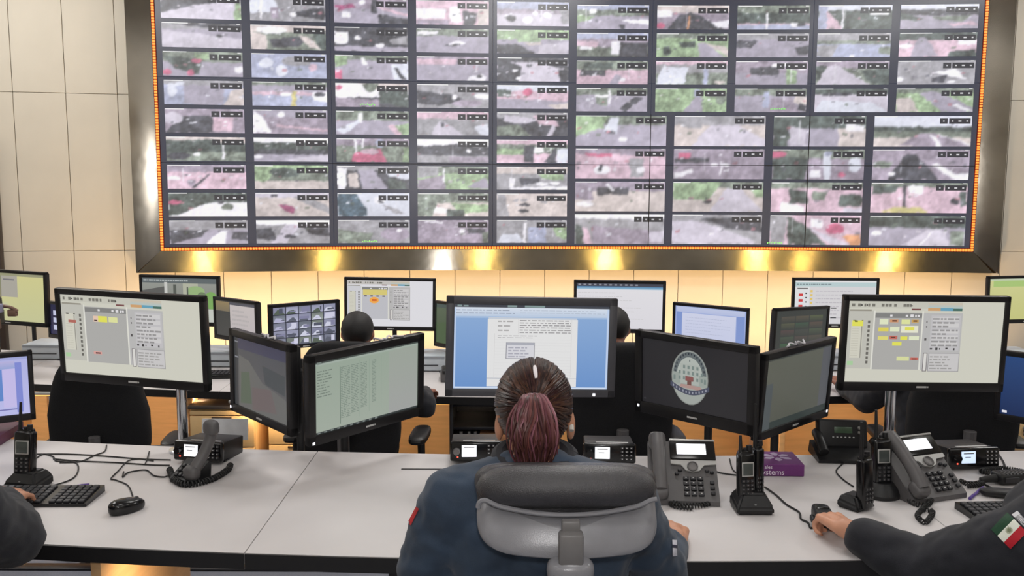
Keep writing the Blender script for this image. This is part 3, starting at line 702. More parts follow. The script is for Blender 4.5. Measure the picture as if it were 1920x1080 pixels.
def scr_dispatch(S, v):
    bg = (206, 205, 192) if v < 3 else (222, 221, 226)
    g1 = (190, 189, 180) if v < 3 else (205, 205, 210); g2 = (172, 171, 168) if v < 3 else (190, 190, 196)
    S.rect(0, 0, 1, 1, bg)
    S.rect(0, 0.01, 0.73, 0.09, (197, 196, 184) if v < 3 else (196, 192, 188))
    r = random.Random(v)
    S.rects([(u, 0.035, u+r.uniform(0.012, 0.022), 0.07) for u in [0.02, 0.06, 0.1, 0.125, 0.15, 0.21, 0.235, 0.26, 0.29, 0.35, 0.37, 0.39]], (120, 118, 110))
    S.rects([(0.08, 0.045, 0.09, 0.06), (0.115, 0.04, 0.122, 0.065), (0.4, 0.05, 0.41, 0.062)], (50, 50, 48))
    S.rect(0.51, 0.02, 0.73, 0.09, (206, 190, 168), (170, 196, 200))
    S.rect(0.51, 0.08, 0.59, 0.115, (206, 160, 112)); S.rect(0.59, 0.08, 0.67, 0.115, (104, 160, 184)); S.rect(0.67, 0.085, 0.73, 0.115, (74, 110, 100))
    S.rect(0.0, 0.12, 0.165, 0.83, g1); S.rect(0.01, 0.105, 0.15, 0.125, (150, 146, 134)); S.rect(0.405, 0.09, 0.465, 0.11, (120, 74, 74))
    S.rect(0.165, 0.12, 0.175, 0.84, (222, 221, 212)); S.rect(0.175, 0.14, 0.475, 0.84, g2); S.rect(0.175, 0.15, 0.475, 0.205, (130, 130, 128))
    S.rects([(0.27, 0.165, 0.285, 0.19), (0.37, 0.165, 0.385, 0.19), (0.4, 0.16, 0.42, 0.195), (0.43, 0.165, 0.44, 0.195), (0.445, 0.165, 0.46, 0.19)], (224, 222, 224))
    S.rect(0.475, 0.12, 0.485, 0.84, (222, 221, 212)); S.rect(0.485, 0.14, 0.735, 0.84, (184, 183, 182))
    S.rects([(0.13, 0.24+i*0.055, 0.145, 0.275+i*0.055) for i in range(10)], (104, 102, 96))
    S.rect(0.025, 0.24, 0.10, 0.7, (208, 206, 192)); S.rects([(0.03, 0.34+i*0.03, 0.075, 0.343+i*0.03) for i in range(12)], (176, 172, 158))
    S.rects([(0.035, 0.235, 0.055, 0.25), (0.09, 0.235, 0.1, 0.25)], (60, 58, 54))
    S.rect(0.09, 0.26, 0.097, 0.7, (150, 148, 140))
    S.rect(0.535, 0.17, 0.725, 0.6, (192, 190, 192)); S.rects([(0.545, 0.19+i*0.075, 0.715, 0.24+i*0.075) for i in range(5)], (206, 204, 204))
    S.text(0.545, 0.19, 0.715, 0.56, 8, (150, 148, 148), seed=v)
    S.rects([(0.54, 0.57, 0.555, 0.59), (0.575, 0.565, 0.59, 0.595), (0.6, 0.57, 0.606, 0.59), (0.64, 0.565, 0.655, 0.585), (0.69, 0.57, 0.7, 0.595)], (62, 60, 60))
    S.rect(0.535, 0.63, 0.735, 0.86, (200, 198, 198)); S.frame(0.535, 0.63, 0.735, 0.86, (150, 148, 150)); S.text(0.545, 0.66, 0.72, 0.84, 5, (160, 158, 156), seed=v+5)
    S.rect(0.5, 0.63, 0.527, 0.86, (216, 214, 210)); S.frame(0.5, 0.63, 0.527, 0.86, (104, 96, 100))
    S.rects([(0.505, 0.24, 0.512, 0.26), (0.505, 0.3, 0.512, 0.32), (0.5, 0.45, 0.513, 0.48)], (88, 84, 84))
    S.rect(0.012, 0.74, 0.05, 0.79, (168, 204, 158))
    Y = (224, 222, 92); W_ = (222, 228, 196); Rd = (196, 104, 92)
    if v == 1:
        S.rect(0.05, 0.32, 0.105, 0.355, (176, 104, 92)); S.rect(0.235, 0.25, 0.275, 0.325, (226, 196, 176)); S.rect(0.27, 0.25, 0.335, 0.325, Y); S.rect(0.345, 0.255, 0.41, 0.32, (220, 222, 158))
        S.rect(0.24, 0.3, 0.262, 0.315, (70, 50, 50)); S.rect(0.22, 0.7, 0.28, 0.735, (214, 158, 150)); S.rect(0.235, 0.71, 0.27, 0.728, (90, 60, 60))
    elif v == 2:
        S.rect(0.03, 0.24, 0.1, 0.31, Y); S.rect(0.045, 0.242, 0.065, 0.258, (70, 70, 40))
        L = [(0.205, 0.22, 0.26, 0.285, W_), (0.27, 0.225, 0.325, 0.26, (206, 150, 110)), (0.345, 0.225, 0.4, 0.28, (220, 224, 160)), (0.41, 0.225, 0.455, 0.26, (200, 160, 90)),
             (0.2, 0.325, 0.265, 0.37, (222, 208, 92)), (0.275, 0.315, 0.335, 0.37, W_), (0.345, 0.3, 0.455, 0.385, (228, 228, 206)), (0.37, 0.315, 0.43, 0.355, Y),
             (0.2, 0.43, 0.265, 0.475, (222, 214, 120)), (0.275, 0.425, 0.325, 0.465, Rd), (0.345, 0.43, 0.39, 0.475, Y), (0.4, 0.425, 0.465, 0.475, W_), (0.295, 0.5, 0.355, 0.545, Y),
             (0.33, 0.68, 0.41, 0.73, (214, 218, 160)), (0.42, 0.69, 0.47, 0.72, Rd)]
        for (a, b, c, d, col) in L: S.rect(a, b, c, d, col)
        S.rects([(0.285, 0.232, 0.315, 0.25), (0.42, 0.232, 0.445, 0.25), (0.285, 0.437, 0.312, 0.45), (0.43, 0.7, 0.46, 0.712)], (96, 60, 50))
    else:
        S.rect(0.185, 0.2, 0.465, 0.32, (214, 200, 120)); S.rects([(0.2+i*0.07, 0.33, 0.23+i*0.07, 0.355) for i in range(4)], (70, 60, 60))
        S.ell(0.315, 0.43, 0.055, 0.07, (240, 170, 80)); S.rect(0.29, 0.41, 0.345, 0.45, (206, 92, 40))
def scr_doc(S, v):
    S.rect(0, 0, 1, 1, (140, 172, 214), (106, 146, 202))
    S.rect(0, 0, 1, 0.035, (60, 64, 74)); S.rects([(0.02, 0.008, 0.05, 0.026), (0.06, 0.01, 0.09, 0.026), (0.34, 0.006, 0.4, 0.03), (0.45, 0.006, 0.58, 0.03)], (130, 150, 150))
    S.rect(0, 0.035, 1, 0.14, (214, 222, 234), (186, 202, 224)); S.text(0.01, 0.05, 0.4, 0.12, 2, (150, 160, 178), fill=0.9, hh=0.3, seed=3); S.text(0.42, 0.05, 0.97, 0.11, 2, (178, 188, 204), fill=0.9, hh=0.22, seed=4)
    S.rect(0.0, 0.14, 1, 0.16, (160, 186, 220)); S.rect(0.22, 0.15, 0.79, 0.17, (196, 204, 216))
    S.rect(0.215, 0.17, 0.795, 0.97, (226, 226, 226)); S.rect(0.215, 0.87, 0.795, 0.875, (150, 158, 176))
    S.text(0.42, 0.17, 0.75, 0.34, 6, (150, 148, 150), fill=1.0, hh=0.38, seed=8); S.text(0.28, 0.17, 0.38, 0.33, 3, (170, 168, 168), fill=0.6, hh=0.3, seed=9)
    S.text(0.28, 0.355, 0.55, 0.40, 2, (160, 158, 160), fill=0.8, hh=0.3, seed=10)
    S.rects([(0.26, 0.34, 0.262, 0.86), (0.41, 0.17, 0.412, 0.345), (0.755, 0.17, 0.757, 0.86)], (206, 204, 204)); S.rects([(0.26, 0.41+i*0.035, 0.755, 0.412+i*0.035) for i in range(13)], (214, 213, 214))
    S.rect(0.335, 0.445, 0.52, 0.64, (214, 214, 220)); S.frame(0.335, 0.445, 0.52, 0.64, (126, 126, 136)); S.rect(0.337, 0.447, 0.518, 0.475, (170, 172, 182)); S.text(0.35, 0.49, 0.5, 0.63, 4, (170, 170, 182), seed=12)
    S.rect(0, 0.975, 1, 1, (206, 220, 240)); S.rect(0.985, 0.04, 1, 1, (190, 208, 236)); S.rect(0, 0.04, 0.012, 1, (190, 208, 236))
def scr_sheet(S, v):
    S.rect(0, 0, 1, 1, (150, 164, 150), (158, 168, 156)); S.rect(0, 0, 1, 0.03, (70, 78, 74)); S.rect(0, 0.03, 1, 0.055, (160, 172, 162)); S.rect(0.02, 0.0, 0.06, 0.04, (120, 130, 124))
    S.text(0.02, 0.12, 0.2, 0.5, 10, (112, 124, 114), fill=0.45, hh=0.35, seed=2)
    S.rect(0.225, 0.13, 0.232, 0.93, (110, 126, 114))
    for k, (a, b) in enumerate(((0.235, 0.32), (0.33, 0.4), (0.42, 0.48), (0.53, 0.57))):
        S.text(a, 0.13, b, 0.86-k*0.04, 30, (118, 132, 122), fill=0.9, hh=0.4, seed=20+k)
    S.rects([(0.41, 0.1, 0.414, 0.9), (0.5, 0.1, 0.504, 0.86), (0.62, 0.1, 0.623, 0.86)], (140, 156, 142)); S.rect(0.7, 0.06, 0.99, 0.97, (156, 164, 154), (160, 162, 160))
    S.rect(0, 0.97, 1, 1, (52, 58, 58))
    S.rects([(0.02+i*0.06, 0.975, 0.045+i*0.06, 0.995) for i in range(10)], (120, 128, 126))
def scr_cctv(S, v):
    r = random.Random(3); S.rect(0, 0, 1, 1, (30, 32, 46))
    for i in range(5):
        for j in range(5):
            u = 0.01+j*0.198; q = 0.012+i*0.197
            b = random.Random(i*7+j).choice([(120, 124, 142), (146, 148, 172), (104, 110, 122), (134, 136, 160), (112, 120, 114)])
            dd = r.randint(-30, 50); S.rect(u, q, u+0.185, q+0.18, b, tuple(min(255, x+dd) for x in b))
            S.poly([(u, q+0.18), (u+r.uniform(0.02, 0.1), q+r.uniform(0.04, 0.1)), (u+0.12, q+0.08), (u+r.uniform(0.12, 0.185), q+0.18)], r.choice([(176, 176, 204), (92, 96, 110), (206, 208, 226), (84, 96, 84)]))
            S.rects([(u+r.uniform(0, 0.14), q+r.uniform(0.02, 0.12), u+r.uniform(0.145, 0.18), q+r.uniform(0.13, 0.16))], r.choice([(206, 206, 226), (80, 84, 100), (130, 130, 160)]))
def scr_blue(S, v):
    S.rect(0, 0, 1, 1, (176, 178, 226), (186, 188, 232)); S.rect(0, 0.0, 1, 0.05, (160, 166, 214)); S.rect(0.02, 0.07, 0.9, 0.2, (184, 178, 220), (150, 166, 214))
    S.rect(0, 0.2, 0.8, 0.74, (104, 138, 206), (92, 134, 200)); S.rect(0.8, 0.2, 0.9, 0.86, (196, 188, 232)); S.rect(0.9, 0.1, 0.95, 0.96, (128, 138, 210)); S.rect(0, 0.89, 0.9, 0.91, (116, 116, 176))
    S.text(0.1, 0.25, 0.75, 0.7, 8, (84, 122, 190), fill=0.6, hh=0.2, seed=4)
def scr_mapdark(S, v):
    S.rect(0, 0, 1, 1, (76, 78, 82), (94, 92, 92)); S.rect(0, 0, 1, 0.16, (60, 60, 78), (66, 66, 84)); S.rect(0, 0, 0.08, 1, (58, 60, 62))
    S.poly([(0.1, 0.25), (0.3, 0.3), (0.55, 0.55), (1, 0.68), (1, 1), (0.1, 1)], (100, 100, 98)); S.poly([(0.35, 0.66), (0.7, 0.6), (0.8, 0.9), (0.35, 0.98)], (104, 94, 94)); S.poly([(0.14, 0.5), (0.3, 0.45), (0.34, 0.9), (0.12, 0.95)], (88, 98, 84))
    S.poly([(0.55, 0.3), (0.95, 0.35), (0.95, 0.62), (0.6, 0.55)], (70, 74, 76)); S.rects([(0.02, 0.06, 0.09, 0.075), (0.02, 0.28, 0.09, 0.3)], (130, 132, 140))
def scr_dim(S, v):
    S.rect(0, 0, 1, 1, (92, 94, 84), (82, 84, 76)); S.rect(0, 0.35, 0.12, 1, (76, 82, 84)); S.rect(0.86, 0, 1, 1, (86, 88, 92)); S.rect(0.12, 0.9, 1, 1, (52, 60, 58)); S.text(0.2, 0.2, 0.7, 0.7, 9, (88, 90, 80), fill=0.5, hh=0.2, seed=5)
    S.rect(0, 0, 1, 0.03, (60, 64, 60))
def scr_emblem(S, v):
    S.rect(0, 0, 1, 1, (34, 33, 36)); a = S.w/S.h; u, q = 0.47, 0.50; ru, rv = 0.175, 0.41
    S.ell(u, q, ru, rv, (128, 132, 128)); S.ell(u, q, ru*0.96, rv*0.965, (158, 163, 158)); S.ell(u, q-0.03, ru*0.90, rv*0.87, (96, 104, 106), a0=pi, a1=2*pi)
    for i in range(15):
        t = pi+pi*(i+0.7)/16.2; c, s_ = math.cos(t), math.sin(t); S.rects([(u+ru*0.81*c-0.006, q-0.03+rv*0.80*s_-0.016, u+ru*0.81*c+0.006, q-0.03+rv*0.80*s_+0.016)], (44, 50, 58))
    S.ell(u, q-0.02, ru*0.70, rv*0.70, (172, 178, 172), a0=pi, a1=2*pi)
    S.rect(u-ru*0.92, q-0.06, u+ru*0.92, q+0.11, (150, 158, 152)); S.rect(u-ru*0.5, q-0.2, u+ru*0.5, q+0.1, (168, 174, 168))
    W_ = [(u-0.105+i*0.042, q-0.18+j*0.085, u-0.085+i*0.042, q-0.13+j*0.085) for i in range(6) for j in range(3) if not (j == 0 and i in (0, 5))]
    W_ += [(u-0.155, q-0.01, u-0.135, q+0.06), (u+0.135, q-0.01, u+0.155, q+0.06)]
    S.rects(W_, (118, 132, 128)); S.rect(u-0.005, q-0.27, u+0.005, q-0.24, (90, 100, 104))
    S.rect(u-0.04, q-0.02, u+0.035, q+0.05, (134, 82, 80)); S.rect(u-0.022, q+0.04, u+0.018, q+0.13, (112, 76, 70)); S.poly([(u-0.08, q+0.11), (u+0.1, q+0.11), (u+0.14, q+0.17), (u-0.1, q+0.16)], (170, 140, 134))
    pts = [(u-0.185+0.37*i/12, q+0.085+0.1*math.sin(pi*i/12)) for i in range(13)]
    S.poly(pts+[(x, y+0.075) for x, y in reversed(pts)], (70, 74, 92)); S.rects([(x-0.006, y+0.022, x+0.006, y+0.055) for x, y in pts[1:-1]], (150, 152, 166))
    S.rects([(0.02, 0.93, 0.04, 0.95)], (60, 60, 64))
def scr_web(S, v):
    S.rect(0, 0, 1, 1, (226, 224, 228), (220, 218, 224)); S.rect(0, 0, 1, 0.07, (70, 72, 84)); S.rects([(0.02+i*0.06, 0.02, 0.05+i*0.06, 0.05) for i in range(12)], (150, 152, 162)); S.rect(0, 0.07, 1, 0.13, (78, 126, 168), (150, 190, 214))
    S.text(0.02, 0.17, 0.95, 0.9, 9, (206, 204, 206), fill=0.5, hh=0.2, seed=3)
def scr_list(S, v):
    S.rect(0, 0, 1, 1, (226, 226, 226), (220, 222, 228)); S.rect(0, 0.04, 1, 0.14, (186, 206, 208)); S.text(0.02, 0.06, 0.7, 0.12, 1, (130, 146, 150), seed=3); S.rect(0.03, 0.17, 0.16, 0.2, (120, 118, 118))
    S.rect(0.18, 0.14, 1, 1, (214, 212, 214)); S.rects([(0.05, 0.3+i*0.13, 0.1, 0.36+i*0.13) for i in range(3)], (206, 66, 66)); S.rects([(0.19, 0.22+i*0.09, 0.22, 0.27+i*0.09) for i in range(6)], (226, 196, 110)); S.rects([(0.13, 0.28+i*0.1, 0.15, 0.31+i*0.1) for i in range(4)], (70, 70, 74))
    S.text(0.26, 0.2, 0.9, 0.9, 8, (190, 186, 192), fill=0.6, hh=0.25, seed=5); S.rects([(0.45, 0.62, 0.52, 0.645), (0.45, 0.84, 0.52, 0.865)], (70, 72, 76))
def scr_photo(S, v):
    S.rect(0, 0, 1, 1, (150, 152, 146), (120, 124, 116)); S.rect(0, 0.0, 1, 0.12, (96, 104, 106)); S.text(0.02, 0.02, 0.96, 0.1, 1, (170, 176, 176), seed=8)
    S.poly([(0, 0.3), (0.3, 0.2), (0.3, 0.8), (0, 0.9)], (92, 92, 90)); S.rect(0.3, 0.1, 0.34, 0.9, (200, 200, 196)); S.rect(0.55, 0.12, 0.75, 0.6, (176, 178, 160)); S.ell(0.72, 0.3, 0.12, 0.12, (150, 178, 124)); S.ell(0.92, 0.5, 0.09, 0.2, (124, 168, 94)); S.ell(0.8, 0.45, 0.07, 0.14, (110, 128, 96)); S.rect(0.88, 0.7, 1, 1, (196, 200, 192))
    S.rects([(0.42, 0.15, 0.46, 0.8), (0.6, 0.2, 0.62, 0.7)], (86, 90, 84))
def scr_olive(S, v):
    S.rect(0, 0, 1, 1, (206, 202, 142), (196, 196, 150)); S.rect(0, 0, 0.42, 0.62, (126, 132, 104), (142, 132, 108)); S.rect(0.42, 0.05, 0.64, 0.5, (168, 164, 154)); S.rect(0, 0.62, 0.5, 0.78, (196, 196, 156)); S.rect(0, 0.78, 0.45, 1, (72, 78, 56)); S.rect(0, 0, 1, 0.06, (150, 150, 120)); S.rect(0.45, 0.12, 0.6, 0.15, (120, 118, 122))
def scr_green2(S, v):
    S.rect(0, 0, 1, 1, (206, 206, 146), (196, 196, 128)); S.rect(0.05, 0.05, 1, 0.2, (168, 196, 120)); S.rect(0, 0, 1, 0.05, (196, 206, 180))
def scr_darkgreen(S, v): S.rect(0, 0, 1, 1, (92, 104, 84), (70, 84, 64)); S.rect(0, 0.0, 1, 0.1, (76, 88, 84)); S.poly([(0, 0.5), (0.6, 0.35), (1, 0.7), (1, 1), (0, 1)], (78, 96, 68))
def scr_split(S, v): S.rect(0, 0, 1, 1, (62, 62, 62), (56, 56, 54)); S.rect(0, 0.03, 0.36, 0.3, (146, 128, 92), (120, 110, 90)); S.rect(0.37, 0.1, 0.98, 0.95, (196, 188, 186), (186, 178, 180)); S.rect(0.37, 0.03, 0.98, 0.1, (84, 84, 92)); S.rect(0.0, 0.3, 0.36, 1, (66, 66, 64)); S.text(0.42, 0.2, 0.9, 0.8, 5, (178, 172, 172), seed=4)
def scr_word(S, v): S.rect(0, 0, 1, 1, (160, 176, 220), (150, 166, 214)); S.rect(0.02, 0.02, 0.98, 0.15, (192, 200, 228), (180, 190, 224)); S.rect(0.1, 0.17, 0.86, 0.95, (206, 210, 232), (196, 202, 228)); S.text(0.15, 0.24, 0.8, 0.7, 6, (184, 190, 214), hh=0.2, seed=6); S.rect(0.02, 0.15, 0.1, 1, (128, 150, 206)); S.rect(0.87, 0.15, 0.98, 1, (128, 150, 206))
def scr_darkgrid(S, v):
    S.rect(0, 0, 1, 1, (58, 62, 60)); r = random.Random(5)
    for i in range(5):
        for j in range(3): S.rect(0.1+j*0.28, 0.15+i*0.17, 0.36+j*0.28, 0.30+i*0.17, (72+r.randint(-8, 16), 78+r.randint(-8, 16), 70), (62, 66, 62))
def scr_navy(S, v): S.rect(0, 0, 1, 1, (34, 36, 66), (40, 40, 74)); S.rects([(0.1, 0.2+i*0.24, 0.32, 0.36+i*0.24) for i in range(3)], (196, 200, 226))
def scr_win(S, v): S.rect(0, 0, 1, 1, (40, 70, 120), (26, 44, 84)); S.rect(0.02, 0.93, 0.06, 0.97, (226, 226, 236))
def monitor(label, k, pos, yaw, tilt, roll, w, h, fn, v=0, bez=(0.018, 0.018, 0.026), bm=BEZ, pole=None, group=None, dz=DZ, led=None, logo=True, arm=True, poleM=BLK, polr=0.014, under=False):
    c = CAM+(Vector(pos)-CAM)*k; w *= k; h *= k
    R_ = RZ(math.radians(yaw)) @ RX(math.radians(tilt)) @ RY(math.radians(roll))
    t = thing('monitor', label, 'monitor', M=Matrix.Translation(c) @ R_.to_4x4(), group=group)
    sd, tp, bt = bez
    m = MB()
    for (cx, cz, sx, sz) in ((0, h/2-tp/2, w, tp), (0, -h/2+bt/2, w, bt), (-w/2+sd/2, 0, sd, h), (w/2-sd/2, 0, sd, h)): m.box((cx, 0.014, cz), (sx, 0.028, sz), bev=0.003, seg=2)
    ob('bezel', m, bm, t)
    ob('back_cover', MB().box((0, 0.034, 0), (w-0.012, 0.022, h-0.012), bev=0.008).box((0, 0.05, -0.01), (w*0.55, 0.03, h*0.5), bev=0.012), BLK, t)
    sw, sh = w-2*sd, h-tp-bt; S = Scr(sw+0.002, sh+0.002); fn(S, v)
    so = ob('screen', S.mesh(), M_SCR, t, Matrix.Translation((0, 0.0065, (bt-tp)/2)))
    if logo: ob('maker_mark', MB().box((0.0, -0.0005, -h/2+bt*0.5), (0.034, 0.001, 0.006)).box((0.021, -0.0005, -h/2+bt*0.5), (0.004, 0.001, 0.005)), KEYL, t)
    if led: ob('power_light', MB().box((led[0]*w/2, -0.0008, -h/2+bt*led[1]), (0.009, 0.002, 0.009), bev=0.001), emit('power_led_white', (245, 245, 255), 1.5), t)
    # arm and pole (in the monitor's own frame the pole is made upright again)
    if pole is not None:
        px, py = pole; Mi = t.matrix_world.inverted()
        top = Vector((px, py, c.z+0.04)); m = MB()
        if under:                    # clamped to the back edge of the desk from behind
            m.cyl(Vector((px, py, dz-0.16)), top, polr, n=16)
            ob('desk_clamp', MB().box((px, py-0.012, dz-0.07), (0.05, 0.03, 0.06), bev=0.004).xf(Mi), BLK, t)
        else:
            m.cyl(Vector((px, py, dz+0.001)), top, polr, n=16); m.lathe((px, py, dz), [(0.05, 0.001), (0.05, 0.01), (0.03, 0.016), (0.02, 0.03)], 20)
        ob('pole', m.xf(Mi), poleM, t)
        a = t.matrix_world @ Vector((0, 0.06, 0)); b = Vector((px, py, a.z))
        ob('mount_arm', MB().tube([a, b], 0.016, 10).box(a, (0.09, 0.09, 0.09), rot=RZ(math.radians(yaw)), bev=0.01).xf(Mi), BLK, t)
    return t
BIG = (0.60, 0.352); SML = (0.52, 0.325)
K1 = 0.92; K2 = 0.92
def bp(x): return (x, dback(x)-0.035)
G1 = 'monitors on the front desk'; G2 = 'monitors on the second row desk'
monitor('charcoal framed monitor showing a text document, directly before the ponytailed woman', K1, (0.07, 3.124, 1.131), 4.7, -1.2, 1.3, *BIG, scr_doc, bez=(0.026, 0.026, 0.026), bm=GREYBEZ, pole=(0.090, dback(0.090)+0.04), under=True, group=G1, led=(0.75, 0.35), logo=False)
monitor('large monitor with cream dispatch software on a chrome pole, left side of the desk', K1, (-1.39, 3.257, 1.129), -11.3, 4.1, 1.5, *BIG, scr_dispatch, 1, bez=(0.018, 0.02, 0.03), pole=(-1.165, 3.135), group=G1, poleM=CHROME, polr=0.018)
monitor('dark monitor turned left showing a dim map, left of the grey-green table screen', K1, (-0.936, 3.282, 0.977), -49.9, -0.9, -0.6, *SML, scr_mapdark, bez=(0.03, 0.026, 0.03), pole=(-0.760, dback(-0.760)+0.04), under=True, group=G1, led=(-0.97, 0.5))
monitor('black monitor turned right showing a grey-green data table', K1, (-0.512, 3.216, 0.964), 46.9, 4.1, -2.1, *SML, scr_sheet, bez=(0.026, 0.026, 0.034), pole=(-0.600, dback(-0.600)+0.04), under=True, group=G1, led=(-0.94, 0.3))
monitor('black monitor showing a pale oval building emblem on a black screen', K1, (0.667, 3.295, 0.976), -44.0, 2.0, 0.2, *SML, scr_emblem, bez=(0.03, 0.026, 0.042), pole=(0.700, dback(0.700)+0.04), under=True, group=G1, led=(-0.93, 0.6))
monitor('dark monitor with a dim olive screen, right of the oval emblem screen', K1, (1.081, 3.34, 0.943), 43.5, 4.3, -0.4, *SML, scr_dim, bez=(0.022, 0.024, 0.03), pole=(0.940, dback(0.940)+0.04), under=True, group=G1, led=(0.93, 0.8))
monitor('large monitor with cream dispatch software and yellow tags, right side of the desk', K1, (1.492, 3.23, 1.13), 0.2, 1.7, 0.4, *BIG, scr_dispatch, 2, bez=(0.018, 0.02, 0.03), pole=(1.33, 3.115), group=G1, poleM=CHROME, polr=0.018)
monitor('monitor with a blue and lilac screen cut by the left picture edge', 1.0, (-1.98, 3.20, 0.946), 30, 0, 0, 0.46, 0.262, scr_blue, bez=(0.018, 0.02, 0.026), pole=(-2.2, dback(-2.2)-0.06), group=G1, logo=False)
monitor('dark blue monitor barely seen at the right picture edge', 1.0, (2.01, 3.23, 0.945), -45, 0, 0, 0.46, 0.27, scr_win, bez=(0.018, 0.02, 0.026), pole=(2.06, dback(2.06)+0.0), group=G1, logo=False)
def p2(x, dy=0): return (x, d2back(x)-0.06+dy)
monitor('second-row monitor with white dispatch software behind the dark-haired man', K2, (-0.804, 5.92, 0.898), 2, 1.3, 1, *BIG, scr_dispatch, 3, pole=p2(-0.74), group=G2, dz=DZ2)
monitor('second-row monitor with a white web page partly behind the document screen', K2, (0.706, 5.905, 0.888), -6.4, 4.4, 0, *BIG, scr_web, pole=p2(0.50), group=G2, dz=DZ2)
monitor('second-row monitor with a white list and red icons, behind the right large monitor', 0.90, (2.251, 6.256, 0.873), -1.1, 0, 0, *BIG, scr_list, pole=p2(2.20), group=G2, dz=DZ2)
monitor('second-row monitor with a leafy street picture behind the left large monitor', 0.90, (-2.314, 6.249, 0.874), -10, 0, 0, *BIG, scr_photo, pole=p2(-2.08), group=G2, dz=DZ2)
monitor('second-row monitor with an olive and brown screen at the left picture edge', 0.95, (-3.234, 5.753, 0.956), -14.3, 0, 1.4, *BIG, scr_olive, pole=p2(-3.20), group=G2, dz=DZ2)
monitor('second-row monitor with a plain yellow-green screen at the right picture edge', 0.88, (3.774, 6.59, 0.861), 2.9, 0, -1, *BIG, scr_green2, pole=p2(3.42), group=G2, dz=DZ2)
monitor('small second-row monitor, half dark half pale page, left of the camera-grid screen', 0.80, (-2.089, 6.751, 0.657), -36.3, 0.3, 0, *SML, scr_split, pole=p2(-1.66), group=G2, dz=DZ2)
monitor('second-row monitor showing a five by five grid of camera pictures', 0.88, (-1.451, 6.298, 0.697), 33.1, 2.4, -0.4, *SML, scr_cctv, bez=(0.026, 0.02, 0.022), pole=p2(-1.26), group=G2, dz=DZ2)
monitor('dark green second-row screen showing left of the document monitor', 0.89, (-0.383, 6.169, 0.71), -49, -2.1, -1.3, *SML, scr_darkgreen, pole=p2(-0.33), group=G2, dz=DZ2)
monitor('second-row monitor with a pale blue document screen above the emblem monitor', 0.90, (1.339, 6.067, 0.718), -25.9, 5, 1.5, *SML, scr_word, pole=p2(1.22), group=G2, dz=DZ2)
monitor('dark second-row monitor with dim camera tiles, behind the olive screen', 0.86, (2.002, 6.18, 0.692), 28.8, 1.3, 1.5, *SML, scr_darkgrid, pole=p2(1.72), group=G2, dz=DZ2)
monitor('narrow navy second-row screen peeping out left of the left large monitor', 0.71, (-3.869, 7.779, 0.478), -29.4, 0, 0.8, *SML, scr_navy, pole=p2(-2.70), group=G2, dz=DZ2)

